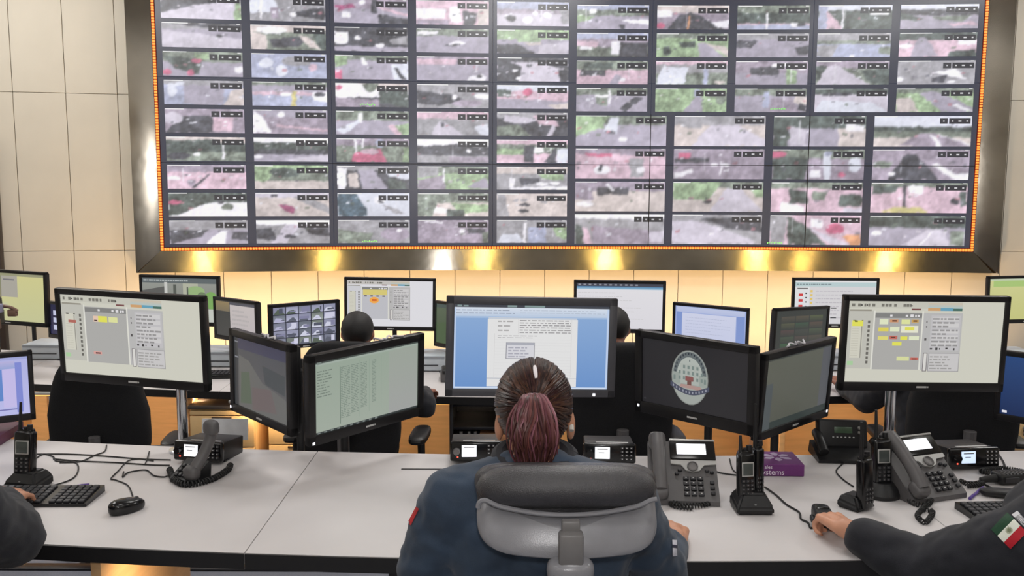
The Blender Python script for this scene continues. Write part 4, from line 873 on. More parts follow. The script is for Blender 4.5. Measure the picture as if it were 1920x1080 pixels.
# ================================================================== THINGS ON THE FRONT DESK
def D(px, py, z=DZ): return onz(px, py, z)
ZS = DZ+0.001
def face(a, z0): return Matrix.Translation((0, 0, z0)) @ Matrix.Rotation(a, 4, 'X')
def xb(mb, M, *a, **k):
    o = len(mb.v); mb.box(*a, **k); mb.xf(M, o); return mb
LCDW = emit('white_lcd', (240, 243, 248), 1.05); LCDB = emit('blue_lcd', (196, 214, 236), 0.95); LCDG = mat('green_lcd_off', (70, 92, 72), 0.25)
REDL = emit('red_led', (255, 90, 70), 1.6)
def ip_phone(label, loc, rz, sc_=1.0):
    t = thing('desk_phone', label, 'telephone', loc, rz, 'grey desk telephones'); t.scale = (sc_,)*3
    a = math.radians(40); Fm = face(a, 0.016); L = 0.205
    m = MB().prism([(0, 0.0), (0, 0.014), (L*math.cos(a), 0.014+L*math.sin(a)), (L*math.cos(a)+0.02, L*math.sin(a)), (0.10, 0.0)], -0.098, 0.102, 'yz'); ob('body', m, DGREY, t)
    m = MB(); xb(m, Fm, (0.034, 0.169, 0.003), (0.136, 0.068, 0.012), bev=0.004); ob('display_housing', m, BLKG, t)
    m = MB(); xb(m, Fm, (0.034, 0.203, 0.004), (0.137, 0.007, 0.014), bev=0.002); ob('top_trim', m, SILV, t)
    m = MB(); xb(m, Fm, (0.030, 0.171, 0.0085), (0.088, 0.038, 0.003), bev=0.001); ob('display', m, LCDW, t)
    pts = [(-0.034, 0.134), (0.102, 0.134), (0.102, 0.121), (0.065, 0.117), (0.05, 0.098), (0.03, 0.093), (0.01, 0.098), (-0.004, 0.117), (-0.034, 0.121)]
    o = MB().prism(pts, 0, 0.006, 'xy').xf(Fm); ob('silver_band', o, SILV, t)
    o = MB().lathe((0.03, 0.111, 0), [(0.0165, 0.0), (0.0165, 0.011), (0.0135, 0.013), (0.0125, 0.009), (0.0, 0.009)], 24).xf(Fm); ob('navigation_wheel', o, MGREY, t)
    for kx, ky in ((-0.008, 0.1), (-0.018, 0.088), (0.072, 0.1), (0.086, 0.095)):
        o = MB().sup((kx, ky, 0.002), (0.0065, 0.0045, 0.005), 0.7, 0.7, 14, 8).xf(Fm); ob('side_button', o, KEYM, t)
    m = MB(); lg = MB()
    for i in range(3):
        for j in range(4):
            xb(m, Fm, (0.008+i*0.021, 0.020+j*0.0175, 0.002), (0.0165, 0.012, 0.008), bev=0.002); xb(lg, Fm, (0.008+i*0.021, 0.021+j*0.0175, 0.0063), (0.004, 0.003, 0.0006))
    for j in range(3): xb(m, Fm, (0.084, 0.024+j*0.018, 0.002), (0.013, 0.011, 0.008), bev=0.002)
    k = tag(ob('keypad', m, KEYM, t), kind='stuff'); tag(ob('key_legend', lg, KEYL, k), kind='stuff')
    m = MB(); o0 = len(m.v)
    pr = [(-0.072, 0.018, 0.026), (-0.072, 0.06, 0.036), (-0.072, 0.10, 0.038), (-0.072, 0.15, 0.036), (-0.072, 0.2, 0.028)]
    sp = spline(pr, 5); m.tube(sp, [0.0185+0.004*abs(2*i/(len(sp)-1)-1) for i in range(len(sp))], 14)
    for ty in (0.022, 0.192): m.sup((-0.072, ty, 0.018), (0.026, 0.027, 0.02), 0.6, 0.6, 20, 12)
    m.xf(Fm); ob('handset', m, DGREY, t)
    return t
ph1 = ip_phone('grey desk telephone with a lit white display beside the black chair', D(1284, 948, ZS), math.radians(-4), 1.02)
ph2 = ip_phone('grey desk telephone turned aside, right of the paired radios', D(1762, 940, ZS), math.radians(20), 1.04)
def cord(name, label, path, turns, R=0.006, r=0.0022, cat='cord', parent=None):
    m = helix(path, turns, R, r); o = ob(name, m, RUB, parent)
    return o if parent is not None else tag(o, label, cat)
def dz(L, z=0.008): return [Vector((*D(x, y).xy, DZ+z)) for x, y in L]
cord('coiled_cord', 'black coiled telephone cord in a loop before the upright grey telephone', dz([(1250, 938), (1275, 952), (1320, 952), (1330, 944), (1300, 936), (1262, 941), (1262, 953), (1300, 958)], 0.009), 46, 0.0065)
cord('coiled_cord', 'black coiled telephone cord bunched below the turned telephone', dz([(1700, 938), (1715, 950), (1738, 952), (1746, 942), (1735, 955), (1720, 972), (1735, 985), (1748, 965), (1728, 960)], 0.009), 42, 0.0065)
cord('coiled_cord', 'dark coil of cord between the turned telephone and purple pen', dz([(1798, 905), (1820, 912), (1842, 908), (1836, 914), (1812, 916)], 0.008), 22, 0.006)
def mobile_radio(label, loc, rz, v=0, lcd=LCDW, width=0.178, slope=0.10):
    t = thing('radio_unit', label, 'radio', loc, rz, 'black radio units with lit displays')
    w_ = width; hh = 0.062; Rm = Matrix.Translation((0, 0, 0.012)) @ Matrix.Rotation(-slope, 4, 'X')
    m = MB(); xb(m, Rm, (0, 0.075, hh/2), (w_*0.94, 0.15, hh), bev=0.005); ob('housing', m, BLK, t)
    m = MB(); xb(m, Rm, (0, -0.006, hh/2), (w_, 0.024, hh+0.006), bev=0.008, seg=3); ob('front_panel', m, BLKG, t)
    m = MB(); xb(m, Rm, (-0.024, -0.0185, hh/2+0.002), (0.05, 0.003, 0.04), bev=0.001); ob('display', m, lcd, t)
    m = MB(); xb(m, Rm, (-0.024, -0.0208, hh/2+0.015), (0.036, 0.0006, 0.003)); xb(m, Rm, (-0.027, -0.0208, hh/2+0.003), (0.02, 0.0006, 0.002)); ob('display_text', m, MGREY, t)
    m = MB(); lg = MB()
    for i in range(3):
        for j in range(4):
            xb(m, Rm, (w_/2-0.046+i*0.015, -0.0185, 0.013+j*0.0125), (0.0115, 0.004, 0.0085), bev=0.0015); xb(lg, Rm, (w_/2-0.046+i*0.015, -0.0208, 0.013+j*0.0125), (0.004, 0.0005, 0.003))
    k = tag(ob('keypad', m, KEYM, t), kind='stuff'); tag(ob('key_legend', lg, KEYL, k), kind='stuff')
    m = MB().cyl((-w_/2+0.022, -0.016, hh*0.52), (-w_/2+0.022, -0.036, hh*0.52), 0.0125, 0.011, 18).xf(Rm); ob('volume_knob', m, MGREY if v == 1 else BLKG, t)
    m = MB(); xb(m, Rm, (-w_/2+0.026, -0.0185, hh*0.2), (0.005, 0.003, 0.005), bev=0.001); ob('status_light', m, REDL, t)
    m = MB(); xb(m, Rm, (0.01, 0.02, hh+0.0005), (w_*0.62, 0.012, 0.001)); ob('label_strip', m, KEYL if v != 2 else SILV, t)
    m = MB()
    for s in (-1, 1): m.box((s*w_*0.42, 0.06, 0.02), (0.006, 0.07, 0.04), bev=0.002)
    m.box((0, 0.06, 0.003), (w_*0.9, 0.07, 0.006), bev=0.002); ob('bracket', m, GUN, t)
    return t
mobile_radio('black radio unit with a blank white display, behind the upright black handset', D(375, 868, ZS), math.radians(-10), 2)
mobile_radio('black radio unit with a chrome knob, left of the ponytailed woman', D(893, 868, ZS), math.radians(2), 1)
mobile_radio('black radio unit with a pale lettered display, right of the ponytailed woman', D(1142, 872, ZS), math.radians(-3), 0)
mobile_radio('black radio unit with a blue-grey display, behind the turned grey telephone', D(1822, 880, ZS), math.radians(6), 0, LCDB)
# white folded paper strip standing behind the left radio unit
pp = D(395, 850, ZS); tag(ob('paper_slip', MB().box((pp.x, pp.y+0.165, DZ+0.042), (0.17, 0.006, 0.078), rot=RX(-0.15) @ RZ(0), bev=0.001), mat('white_paper', (226, 228, 232), 0.7)), 'white card standing behind the left radio unit', 'card')
# upright black handset with its key base and coiled cord
p = D(352, 902, ZS); t = thing('radio_handset', 'black handset leaning upright on a small key pad base with coiled cord', 'handset', p, math.radians(-24))
ob('base', MB().prism([(-0.03, 0), (-0.032, 0.014), (0.05, 0.058), (0.06, 0.05), (0.055, 0)], -0.045, 0.045, 'yz'), BLK, t)
Fh = Matrix.Translation((0, -0.03, 0.016)) @ Matrix.Rotation(math.radians(28), 4, 'X'); m = MB(); lg = MB()
for i in range(4):
    for j in range(3): xb(m, Fh, (-0.03+i*0.016, 0.016+j*0.02, 0.0015), (0.0125, 0.014, 0.005), bev=0.0015); xb(lg, Fh, (-0.03+i*0.016, 0.016+j*0.02, 0.0043), (0.005, 0.004, 0.0004))
k = tag(ob('keypad', m, KEYM, t), kind='stuff'); tag(ob('key_legend', lg, MGREY, k), kind='stuff')
m = MB(); sp = spline([(0.03, -0.015, 0.03), (0.044, 0.02, 0.08), (0.054, 0.045, 0.13), (0.06, 0.05, 0.175)], 5); m.tube(sp, [0.021-0.003*math.sin(pi*i/(len(sp)-1)) for i in range(len(sp))], 14); m.sup((0.03, -0.012, 0.035), (0.026, 0.022, 0.024), 0.7, 0.7, 18, 10).sup((0.06, 0.048, 0.17), (0.025, 0.02, 0.026), 0.7, 0.7, 18, 10); ob('handset', m, DGREY, t)
cord('coiled_cord', None, [t.matrix_basis.inverted() @ v for v in dz([(318, 885), (328, 905), (352, 914), (395, 905), (425, 888), (432, 878)], 0.010)], 40, 0.0085, 0.003, parent=t)
def hand_radio(t, loc, rz, tilt, h=0.135, w_=0.056, ant=0.085, screen=True, seed=0, bodym=BLKG):
    """one walkie-talkie standing in a charger: parts go under t"""
    M = Matrix.Translation(loc) @ Matrix.Rotation(rz, 4, 'Z') @ Matrix.Rotation(tilt, 4, 'X')
    m = MB(); xb(m, M, (0, 0, h/2), (w_, 0.034, h), bev=0.009, seg=3); xb(m, M, (0, 0.003, h*0.98), (w_*0.8, 0.026, 0.02), bev=0.006); body = ob('radio_body', m, bodym, t)
    m = MB().tube([(-w_*0.3, 0, h), (-w_*0.3, 0, h+ant*0.4), (-w_*0.3, 0, h+ant)], [0.0065, 0.0055, 0.004], 10).xf(M); ob('antenna', m, BLK, body)
    m = MB().lathe((w_*0.22, 0, h+0.004), [(0.008, 0), (0.009, 0.004), (0.008, 0.016)], 14).lathe((-w_*0.02, 0, h+0.004), [(0.006, 0), (0.006, 0.009)], 12).xf(M); ob('knob', m, BLK, body)
    if screen:
        m = MB(); xb(m, M, (0, -0.0168, h*0.66), (w_*0.72, 0.004, h*0.30), bev=0.0015); ob('display_rim', m, SILV, body)
        m = MB(); xb(m, M, (0, -0.0188, h*0.66), (w_*0.6, 0.0025, h*0.25), bev=0.001); ob('display', m, mat('radio_display_dark', (70, 76, 74), 0.2), body)
    m = MB(); lg = MB()
    for i in range(3):
        for j in range(4): xb(m, M, ((i-1)*w_*0.26, -0.0175, h*0.16+j*h*0.085), (w_*0.2, 0.004, h*0.058), bev=0.0015); xb(lg, M, ((i-1)*w_*0.26, -0.0198, h*0.16+j*h*0.085), (w_*0.07, 0.0005, h*0.02))
    k = tag(ob('keypad', m, KEYM, body), kind='stuff')
    o = ob('speaker_grille', MB().box((0, 0, 0), (0.001, 0.001, 0.001)), BLK, body) if False else None
    lg_ = tag(ob('key_legend', lg, MGREY, body), kind='stuff')
    return body
def charger(t, w0=0.095, d0=0.09, h0=0.05, c=(0, 0)):
    x, y = c; a, b = w0/2, d0/2; s = 0.62
    v = [(x-a, y-b, 0), (x+a, y-b, 0), (x+a, y+b, 0), (x-a, y+b, 0), (x-a, y-b, h0*0.35), (x+a, y-b, h0*0.35), (x+a, y+b, h0*0.6), (x-a, y+b, h0*0.6), (x-a*s, y-b*0.4, h0), (x+a*s, y-b*0.4, h0), (x+a*s, y+b*0.8, h0), (x-a*s, y+b*0.8, h0)]
    f = [(3, 2, 1, 0), (0, 1, 5, 4), (1, 2, 6, 5), (2, 3, 7, 6), (3, 0, 4, 7), (4, 5, 9, 8), (5, 6, 10, 9), (6, 7, 11, 10), (7, 4, 8, 11), (8, 9, 10, 11)]
    bm = bmesh.new(); vs = [bm.verts.new(q) for q in v]; [bm.faces.new([vs[i] for i in q]) for q in f]
    bmesh.ops.bevel(bm, geom=bm.edges[:], offset=0.006, segments=2, affect='EDGES'); me = bpy.data.meshes.new('charger_base'); bmesh.ops.recalc_face_normals(bm, faces=bm.faces[:]); bm.to_mesh(me); bm.free(); shade(me)
    ob('charger_base', me, BLK, t)
    ob('charge_light', MB().box((x, y-b*0.8, h0*0.52), (0.006, 0.006, 0.003)), mat('led_off', (150, 150, 150), 0.3), t)
t = thing('walkie_talkie', 'walkie-talkie in its charger at the far left of the desk', 'radio', D(54, 911, ZS), math.radians(-12), 'walkie-talkies in chargers'); charger(t, 0.115, 0.09); hand_radio(t, (-0.012, 0.0, 0.028), 0.1, -0.12, 0.145, 0.062, 0.09)
t = thing('walkie_talkie', 'walkie-talkie with silver-rimmed display in a charger before the purple box', 'radio', D(1409, 955, ZS), math.radians(0), 'walkie-talkies in chargers'); charger(t, 0.108, 0.10, 0.055); hand_radio(t, (-0.018, 0.0, 0.03), 0.15, -0.1, 0.14, 0.05, 0.05); b2 = hand_radio(t, (0.022, 0.022, 0.03), 0.25, -0.05, 0.15, 0.03, 0.13, screen=False)
t = thing('walkie_talkie', 'slim walkie-talkie with silver keys, front one of the pair by the turned telephone', 'radio', D(1624, 957, ZS), math.radians(35), 'walkie-talkies in chargers'); charger(t, 0.085, 0.075, 0.04, (-0.0, 0.035)); hand_radio(t, (0.0, 0.005, 0.004), -0.1, -0.06, 0.15, 0.045, 0.11, screen=False)
t = thing('walkie_talkie', 'walkie-talkie leaning in a round charger, rear one of the pair by the turned telephone', 'radio', D(1654, 932, ZS), math.radians(-6), 'walkie-talkies in chargers'); ob('charger_base', MB().lathe((0, 0.02, 0), [(0.058, 0), (0.06, 0.012), (0.05, 0.03), (0.034, 0.045)], 24), BLK, t); hand_radio(t, (0.0, 0.015, 0.03), 0.2, -0.1, 0.145, 0.055, 0.09, screen=True)
# keyboards
def keyboard(label, loc, rz):
    t = thing('keyboard', label, 'keyboard', loc, rz, 'black keyboards'); W_, dd = 0.44, 0.135
    ob('case', MB().prism([(-dd/2, 0), (-dd/2, 0.009), (dd/2, 0.02), (dd/2, 0)], -W_/2, W_/2, 'yz'), BLKG, t)
    m = MB(); Fk = Matrix.Translation((0, -dd/2, 0.009)) @ Matrix.Rotation(math.atan2(0.011, dd), 4, 'X')
    for j in range(6):
        for i in range(20):
            if i in (14,) or (j == 0 and 3 < i < 9): continue
            xb(m, Fk, (-W_/2+0.018+i*0.0212, 0.015+j*0.0205, 0.002), (0.0178, 0.0165, 0.008), bev=0.002, seg=1)
    xb(m, Fk, (-W_/2+0.018+6*0.0212, 0.015, 0.002), (0.105, 0.0165, 0.008), bev=0.002, seg=1)
    tag(ob('keys', m, KEYM, t), kind='stuff'); return t
a_, b_ = D(193, 914), D(164, 960); mid = (a_+b_)/2
keyboard('black keyboard under the left sleeve, purple pen behind it', (mid.x-0.22*math.cos(0.02), mid.y-0.004, ZS), 0.03)
a_, b_ = D(1786, 955), D(1832, 992); mid = (a_+b_)/2
keyboard('black keyboard at the right picture edge beside the flag patch', (mid.x+0.235, mid.y+0.03, ZS), math.radians(4))
# mouse and its cable
t = thing('computer_mouse', 'black computer mouse lying left of the desk seam', 'mouse', D(238, 958, ZS), math.radians(-38))
m = MB().sup((0, 0, 0.014), (0.031, 0.054, 0.024), 0.75, 0.85, 28, 14)
for i, v in enumerate(m.v): m.v[i] = (v[0]*(1-0.12*abs(v[1])/0.054), v[1], max(v[2]*(1.0-v[1]*3.2), 0.0))
ob('shell', m, BLKG, t); ob('scroll_wheel', MB().lathe((0, 0, 0), [(0.008, -0.003), (0.009, 0), (0.008, 0.003)], 14, 'z').xf(Matrix.Translation((0, 0.03, 0.028)) @ Matrix.Rotation(pi/2, 4, 'Y')), DGREY, t)
Ti = Matrix.Rotation(math.radians(38), 4, 'Z') @ Matrix.Translation(-Vector(t.location))
ob('cable', MB().tube([Ti @ v for v in spline(dz([(249, 932), (240, 912), (218, 902), (208, 899), (222, 884), (240, 866), (262, 862), (288, 866)], 0.003), 6)], 0.0022, 6), RUB, t)
def cable(label, pts, r=0.0024, z=0.003, pxz=True):
    P = dz(pts, z) if pxz else pts
    return tag(ob('cable', MB().tube(spline(P, 7), r, 6), RUB), label, 'cable')
cable('thin black cable running straight along the desk back behind the left radio', [(62, 853), (130, 853), (200, 857), (262, 862), (320, 864)])
cable('black cable looping from the left charger round to the keyboard', [(66, 862), (82, 853), (100, 858), (106, 866), (132, 866), (146, 873), (144, 890), (128, 903), (82, 917)])
cable('short black cable dropping over the desk back edge by the chrome pole', [(112, 869), (150, 867), (178, 855), (196, 848), (200, 836)])
cable('second straight black cable across the left desk, from charger to handset', [(100, 862), (150, 866), (220, 869), (280, 873), (318, 874)])
cable('curly black cable between the mouse cable and the handset', [(232, 886), (230, 896), (236, 890), (246, 886), (274, 883), (288, 893), (306, 896), (314, 894)])
cable('black cable hanging over the desk edge left of the upright handset', [(272, 872), (276, 862), (280, 848)])
cable('black cable from the middle charger trailing to the right hand', [(1434, 915), (1455, 930), (1475, 948), (1498, 962), (1502, 975), (1515, 982), (1520, 992), (1530, 986)], 0.003)
cable('thin black cable between grey telephone and middle charger', [(1332, 880), (1350, 888), (1385, 893)])
cable('short black cable curving beside the purple box to the charger', [(1368, 862), (1374, 882), (1388, 893)])
cable('black cable curving from the black console to the paired radios', [(1584, 868), (1568, 884), (1580, 900), (1600, 914)])
cable('thin black cable across the right desk edge to the keyboard', [(1810, 905), (1840, 908), (1870, 922), (1905, 938), (1935, 950)], 0.003)
cable('black cable from the blue-grey display radio to the hand microphone', [(1868, 848), (1880, 866), (1885, 880)], 0.004)
# pens
def pen(label, a, b):
    a = Vector((*D(*a).xy, DZ+0.0055)); b = Vector((*D(*b).xy, DZ+0.0055)); t = thing('pen', label, 'pen', a); d = b-a
    ob('barrel', MB().tube([(0, 0, 0), d*0.72], 0.0045, 10), mat('purple_plastic', (104, 84, 160), 0.3), t); ob('cap', MB().tube([d*0.7, d], [0.0052, 0.0048], 10), mat('violet_plastic', (84, 60, 140), 0.3), t)
pen('purple pen lying right of the turned grey telephone', (1843, 917), (1818, 938)); pen('dark purple pen lying behind the left keyboard', (112, 918), (168, 912))
# purple box with a pale flower and lettering
c = (D(1400, 893)+D(1508, 893))/2; t = thing('purple_box', 'flat purple box with a pale flower print and white lettering', 'box', (c.x, c.y+0.07, ZS), math.radians(-2)); bw, bd, bh = 0.19, 0.145, 0.04
ob('carton', MB().box((0, 0, bh/2), (bw, bd, bh), bev=0.002, seg=1), PURP, t)
m = MB()
for k in range(6):
    a = pi/6+k*pi/3; pts = []
    for (rr, da) in ((0.013, -0.35), (0.036, -0.36), (0.052, -0.05), (0.04, 0.34), (0.013, 0.35)): pts.append((0.024+1.0*rr*math.cos(a+da), 0.012+0.95*rr*math.sin(a+da)))
    m.prism(pts, bh, bh+0.0006, 'xy')
ob('flower_print', m, mat('pale_lilac_print', (176, 160, 188), 0.5), t)
Mt = Matrix.Translation((-0.012, -bd/2-0.0006, bh*0.33)) @ Matrix.Rotation(pi/2, 4, 'X')
ob('lettering', text_mb('Systems', 0.026, Mt, 0.0003), mat('white_print', (236, 226, 238), 0.5), t)
Mt = Matrix.Translation((-0.022, -bd/2-0.0006, bh*0.76)) @ Matrix.Rotation(pi/2, 4, 'X'); ob('lettering', text_mb('ales', 0.017, Mt, 0.0003), mat('white_print', (236, 226, 238)), t)
c = D(8, 832, ZS); t = thing('binder', 'dark purple folder at the left picture edge behind the walkie-talkie', 'folder', (c.x-0.16, c.y+0.05, ZS), 0.1)
ob('cover', MB().box((0, 0, 0.002), (0.3, 0.22, 0.004), bev=0.001).box((0, 0, 0.034), (0.3, 0.22, 0.004), bev=0.001).box((0.148, 0, 0.018), (0.004, 0.22, 0.034), bev=0.001), mat('dark_purple_card', (86, 44, 70), 0.5), t); ob('pages', MB().box((-0.01, 0, 0.018), (0.27, 0.21, 0.026)), mat('white_paper', (226, 228, 232), 0.7), t)
# black console with a green display
c = D(1592, 868, ZS); t = thing('radio_console', 'black desk console with a dark green display left of the chrome pole', 'console', c, math.radians(-4))
ob('base', MB().prism([(-0.01, 0), (-0.012, 0.012), (0.12, 0.045), (0.135, 0.0)], -0.105, 0.1, 'yz'), BLK, t)
m = MB(); xb(m, Matrix.Translation((0.0, 0.095, 0.03)) @ Matrix.Rotation(-0.25, 4, 'X'), (0, 0, 0.045), (0.17, 0.05, 0.1), bev=0.01, seg=3); ob('head_unit', m, BLK, t)
Mh = Matrix.Translation((0.0, 0.095, 0.03)) @ Matrix.Rotation(-0.25, 4, 'X'); m = MB(); xb(m, Mh, (0, -0.0265, 0.058), (0.062, 0.003, 0.022), bev=0.001); ob('display', m, LCDG, t)
m = MB()
for i in range(6): xb(m, Mh, (-0.035+i*0.014, -0.0265, 0.033), (0.006, 0.003, 0.004), bev=0.001)
tag(ob('buttons', m, KEYL, t), kind='stuff')
for q in (0.05, 0.066): ob('knob', MB().cyl((0.055, -0.025, q), (0.055, -0.036, q), 0.006, 0.005, 12).xf(Mh), SILV, t)
ob('handset', MB().tube(spline([(-0.085, 0.0, 0.035), (-0.088, 0.05, 0.065), (-0.085, 0.11, 0.075)], 6), 0.017, 12), BLK, t)
# hand microphone lying by the keyboard
c = D(1895, 905, ZS); t = thing('hand_microphone', 'black hand microphone with ribbed body lying at the right picture edge', 'microphone', c, math.radians(10))
ob('body', MB().box((0.0, 0, 0.02), (0.115, 0.06, 0.036), bev=0.012, seg=3), BLK, t)
m = MB(); [m.box((-0.035+i*0.012, -0.005, 0.0385), (0.004, 0.04, 0.003), bev=0.001) for i in range(7)]; ob('grille', m, DGREY, t)
ob('push_button', MB().box((-0.02, -0.031, 0.02), (0.05, 0.006, 0.016), bev=0.002), KEYM, t); ob('neck', MB().tube([(-0.055, 0, 0.018), (-0.085, 0.004, 0.015), (-0.105, 0.006, 0.012)], [0.014, 0.011, 0.009], 12), RUB, t)
cord('coiled_cord', None, [(0.05, 0.02, 0.02), (0.09, 0.06, 0.012), (0.05, 0.11, 0.01), (-0.03, 0.1, 0.01), (-0.02, 0.07, 0.01)], 34, 0.007, 0.0026, parent=t)
c = D(1903, 938, ZS); m = MB().sup((c.x, c.y+0.03, DZ+0.012), (0.085, 0.028, 0.011), 0.6, 0.6, 26, 10, rot=RZ(-0.25)); tag(ob('headset_case', m, BLK), 'flat black pouch below the hand microphone', 'pouch')
# the small white note behind the turned telephone and one by the chair
c = D(1190, 882, ZS); tag(ob('sticky_note', MB().box((c.x, c.y, DZ+0.003), (0.035, 0.03, 0.004), rot=RZ(0.1), bev=0.001), mat('white_paper', (226, 228, 232))), 'small white note at the corner of the right radio unit', 'note')

# pale crumpled cables lying on top of the angled screens
bpy.context.view_layer.update()
for lab, key, x0, seed in (('crumpled pale cable on top of the dim map screen', 'dim map', 0.06, 1), ('crumpled pale cable on top of the table screen', 'grey-green data table', 0.09, 2), ('crumpled pale cable on top of the olive screen', 'dim olive', -0.02, 3)):
    mo = [o for o in COL.objects if o.name.startswith('monitor') and key in str(o.get('label', ''))][0]; r_ = random.Random(seed); hz = SML[1]*K1/2+0.0035
    P_ = [mo.matrix_world @ Vector((x0+(i-5)*0.012+r_.uniform(-0.008, 0.008), 0.014+r_.uniform(-0.01, 0.012), hz+r_.uniform(0.0, 0.010)*(i % 2))) for i in range(11)]
    tag(ob('cable', MB().tube(spline(P_, 5), 0.0032, 6), mat('pale_grey_cable', (196, 194, 200), 0.5)), lab, 'cable')
# ================================================================== THINGS OF THE SECOND ROW
def T2(px, py, z=DZ2): return onz(px, py, z)
bluegrey = mat('pale_blue_grey_paint', (196, 204, 212), 0.5, var=0.03)
def flat_case(label, px, py, wd, dx=0.0):
    c = T2(px, py); t = thing('flat_case', label, 'computer', (c.x+dx, min(c.y+0.10, d2back(c.x)-0.125), DZ2+0.001), 0, 'pale desktop cases on the second row desk')
    ob('case', MB().box((0, 0, 0.052), (wd, 0.24, 0.094), bev=0.005), bluegrey, t); ob('lid_edge', MB().box((0, -0.1215, 0.088), (wd-0.01, 0.002, 0.012)), mat('mid_grey_paint', (150, 156, 164), 0.5), t)
    ob('front_slot', MB().box((0, -0.1215, 0.04), (wd*0.6, 0.002, 0.006)), GUN, t)
    for s in (-1, 1): ob('foot', MB().box((s*wd*0.4, -0.06, 0.002), (0.03, 0.16, 0.004)), RUB, t)
flat_case('pale desktop case between the left large monitor and the dim map screen', 408, 688, 0.26)
flat_case('pale desktop case seen between the table screen and the document screen', 822, 684, 0.22, -0.05)
flat_case('pale desktop case between the document screen and the emblem screen', 1172, 690, 0.26)
flat_case('pale desktop case between the olive screen and the right large monitor', 1560, 688, 0.24)
flat_case('pale desktop case near the left picture edge beside the blue screen', 90, 650+22, 0.28)
flat_case('pale desktop case right of the right large monitor', 1905, 690, 0.24)
for lab, px, py, rz in (('dark keyboard on the far desk left of the dim map screen', 400, 706, 0.1), ('dark keyboard on the far desk right of the document screen', 1178, 712, 0.0)):
    c = T2(px, py); t = thing('keyboard', lab, 'keyboard', (c.x, c.y, DZ2+0.001), rz, 'black keyboards')
    ob('case', MB().box((0, 0, 0.012), (0.40, 0.15, 0.022), bev=0.005), BLKG, t); m = MB(); [m.box((-0.18+i*0.024, -0.055+j*0.022, 0.0245), (0.019, 0.017, 0.005)) for i in range(16) for j in range(6)]; tag(ob('keys', m, KEYM, t), kind='stuff')
# small black phone on the far desk near the hand
c = T2(826, 712); t = thing('small_phone', 'small dark telephone on the far desk left of the document screen', 'telephone', (c.x+0.08, c.y, DZ2+0.001), 0.1); ob('body', MB().box((0, 0, 0.025), (0.16, 0.14, 0.05), bev=0.008), DGREY, t); ob('handset', MB().box((-0.055, 0, 0.06), (0.035, 0.15, 0.025), bev=0.01, seg=3), BLK, t)
# drawer pedestals under the far desk
def pedestal(label, x, yf, rz=0.0, dr=(0.16, 0.3), wd=0.36):
    t = thing('drawer_pedestal', label, 'drawer unit', (x, yf+0.26, ZLOW), rz, 'cream drawer pedestals under the far desk'); top = 0.65
    ob('carcass', MB().box((0, 0.01, top/2+0.02), (wd, 0.5, top-0.05), bev=0.003), PEDE, t)
    ob('top_panel', MB().box((0, 0, top+0.004), (wd+0.012, 0.54, 0.018), bev=0.003), mat('dark_pedestal_top', (70, 62, 58), 0.5), t)
    z = top-0.012
    for i, h_ in enumerate((0.03, 0.18, 0.36)):
        d = ob('drawer', MB().box((0, -0.255, z-h_/2), (wd-0.006, 0.02, h_-0.006), bev=0.002), PEDE, t)
        if i: ob('pull', MB().box((0, -0.267, z-0.012), (0.11, 0.006, 0.010), bev=0.001), mat('pull_brown', (80, 62, 44), 0.6), d)  # each pull is a thin dark brown bar
        if i == 1: ob('lock', MB().cyl((wd*0.38, -0.266, z-0.05), (wd*0.38, -0.272, z-0.05), 0.011, n=14), CHROME, d); ob('key_ring', MB().tube([(wd*0.38+0.01*math.cos(q), -0.274, z-0.075+0.02*math.sin(q)) for q in [k*pi/6 for k in range(13)]], 0.002, 5), GUN, d)
        z -= h_
    for sx in (-1, 1): ob('caster', MB().lathe((0, 0, 0), [(0.02, -0.01), (0.02, 0.01)], 12).xf(Matrix.Translation((sx*wd*0.4, -0.2, 0.02)) @ Matrix.Rotation(pi/2, 4, 'Y')), BLK, t)
Y2 = 4.95
def atx(px, Y, z=0.3): return ony(px, 800, Y).x
pedestal('cream drawer unit below the far desk, left of the dim map screen', atx(420, Y2), Y2-0.03)
pedestal('cream drawer unit below the far desk, beside the grey-green table screen', atx(556, Y2), Y2+0.02, wd=0.33)
pedestal('cream drawer unit with hanging keys below the right large monitor', atx(1866, Y2), Y2-0.03, wd=0.38)
# dark shelf rack under the far desk
t = thing('shelf_rack', 'dark metal shelf rack with small items under the far desk', 'shelf', (atx(905, 4.9), 5.02, ZLOW)); wd, hh, dp = 0.34, 0.70, 0.36; m = MB()
ob('side', MB().box((-wd/2, 0, hh/2), (0.02, dp, hh), bev=0.002), GUN, t); ob('side', MB().box((wd/2, 0, hh/2), (0.02, dp, hh), bev=0.002), GUN, t); ob('back', MB().box((0, dp/2-0.005, hh/2), (wd, 0.01, hh)), GUN, t)
for z in (0.05, 0.25, 0.42, 0.56, 0.69): ob('shelf', MB().box((0, 0, z), (wd-0.02, dp-0.02, 0.016), bev=0.002), GUN, t)
for i, (bx_, w_, col) in enumerate(((-0.12, 0.035, (150, 144, 140)), (-0.075, 0.03, (60, 52, 48)), (-0.04, 0.035, (190, 160, 120)))):
    b = thing('small_bottle', ('grey small bottle, leftmost on the dark shelf rack', 'dark small bottle in the middle on the dark shelf rack', 'tan small bottle, rightmost on the dark shelf rack')[i], 'bottle', (t.location.x+bx_, 4.90, ZLOW+0.429), 0)
    ob('body', MB().lathe((0, 0, 0), [(w_*0.45, 0), (w_*0.45, 0.07), (w_*0.25, 0.085)], 14), mat('bottle%d' % i, col, 0.3), b); ob('cap', MB().lathe((0, 0, 0), [(w_*0.28, 0.085), (w_*0.28, 0.1)], 12), SILV, b)
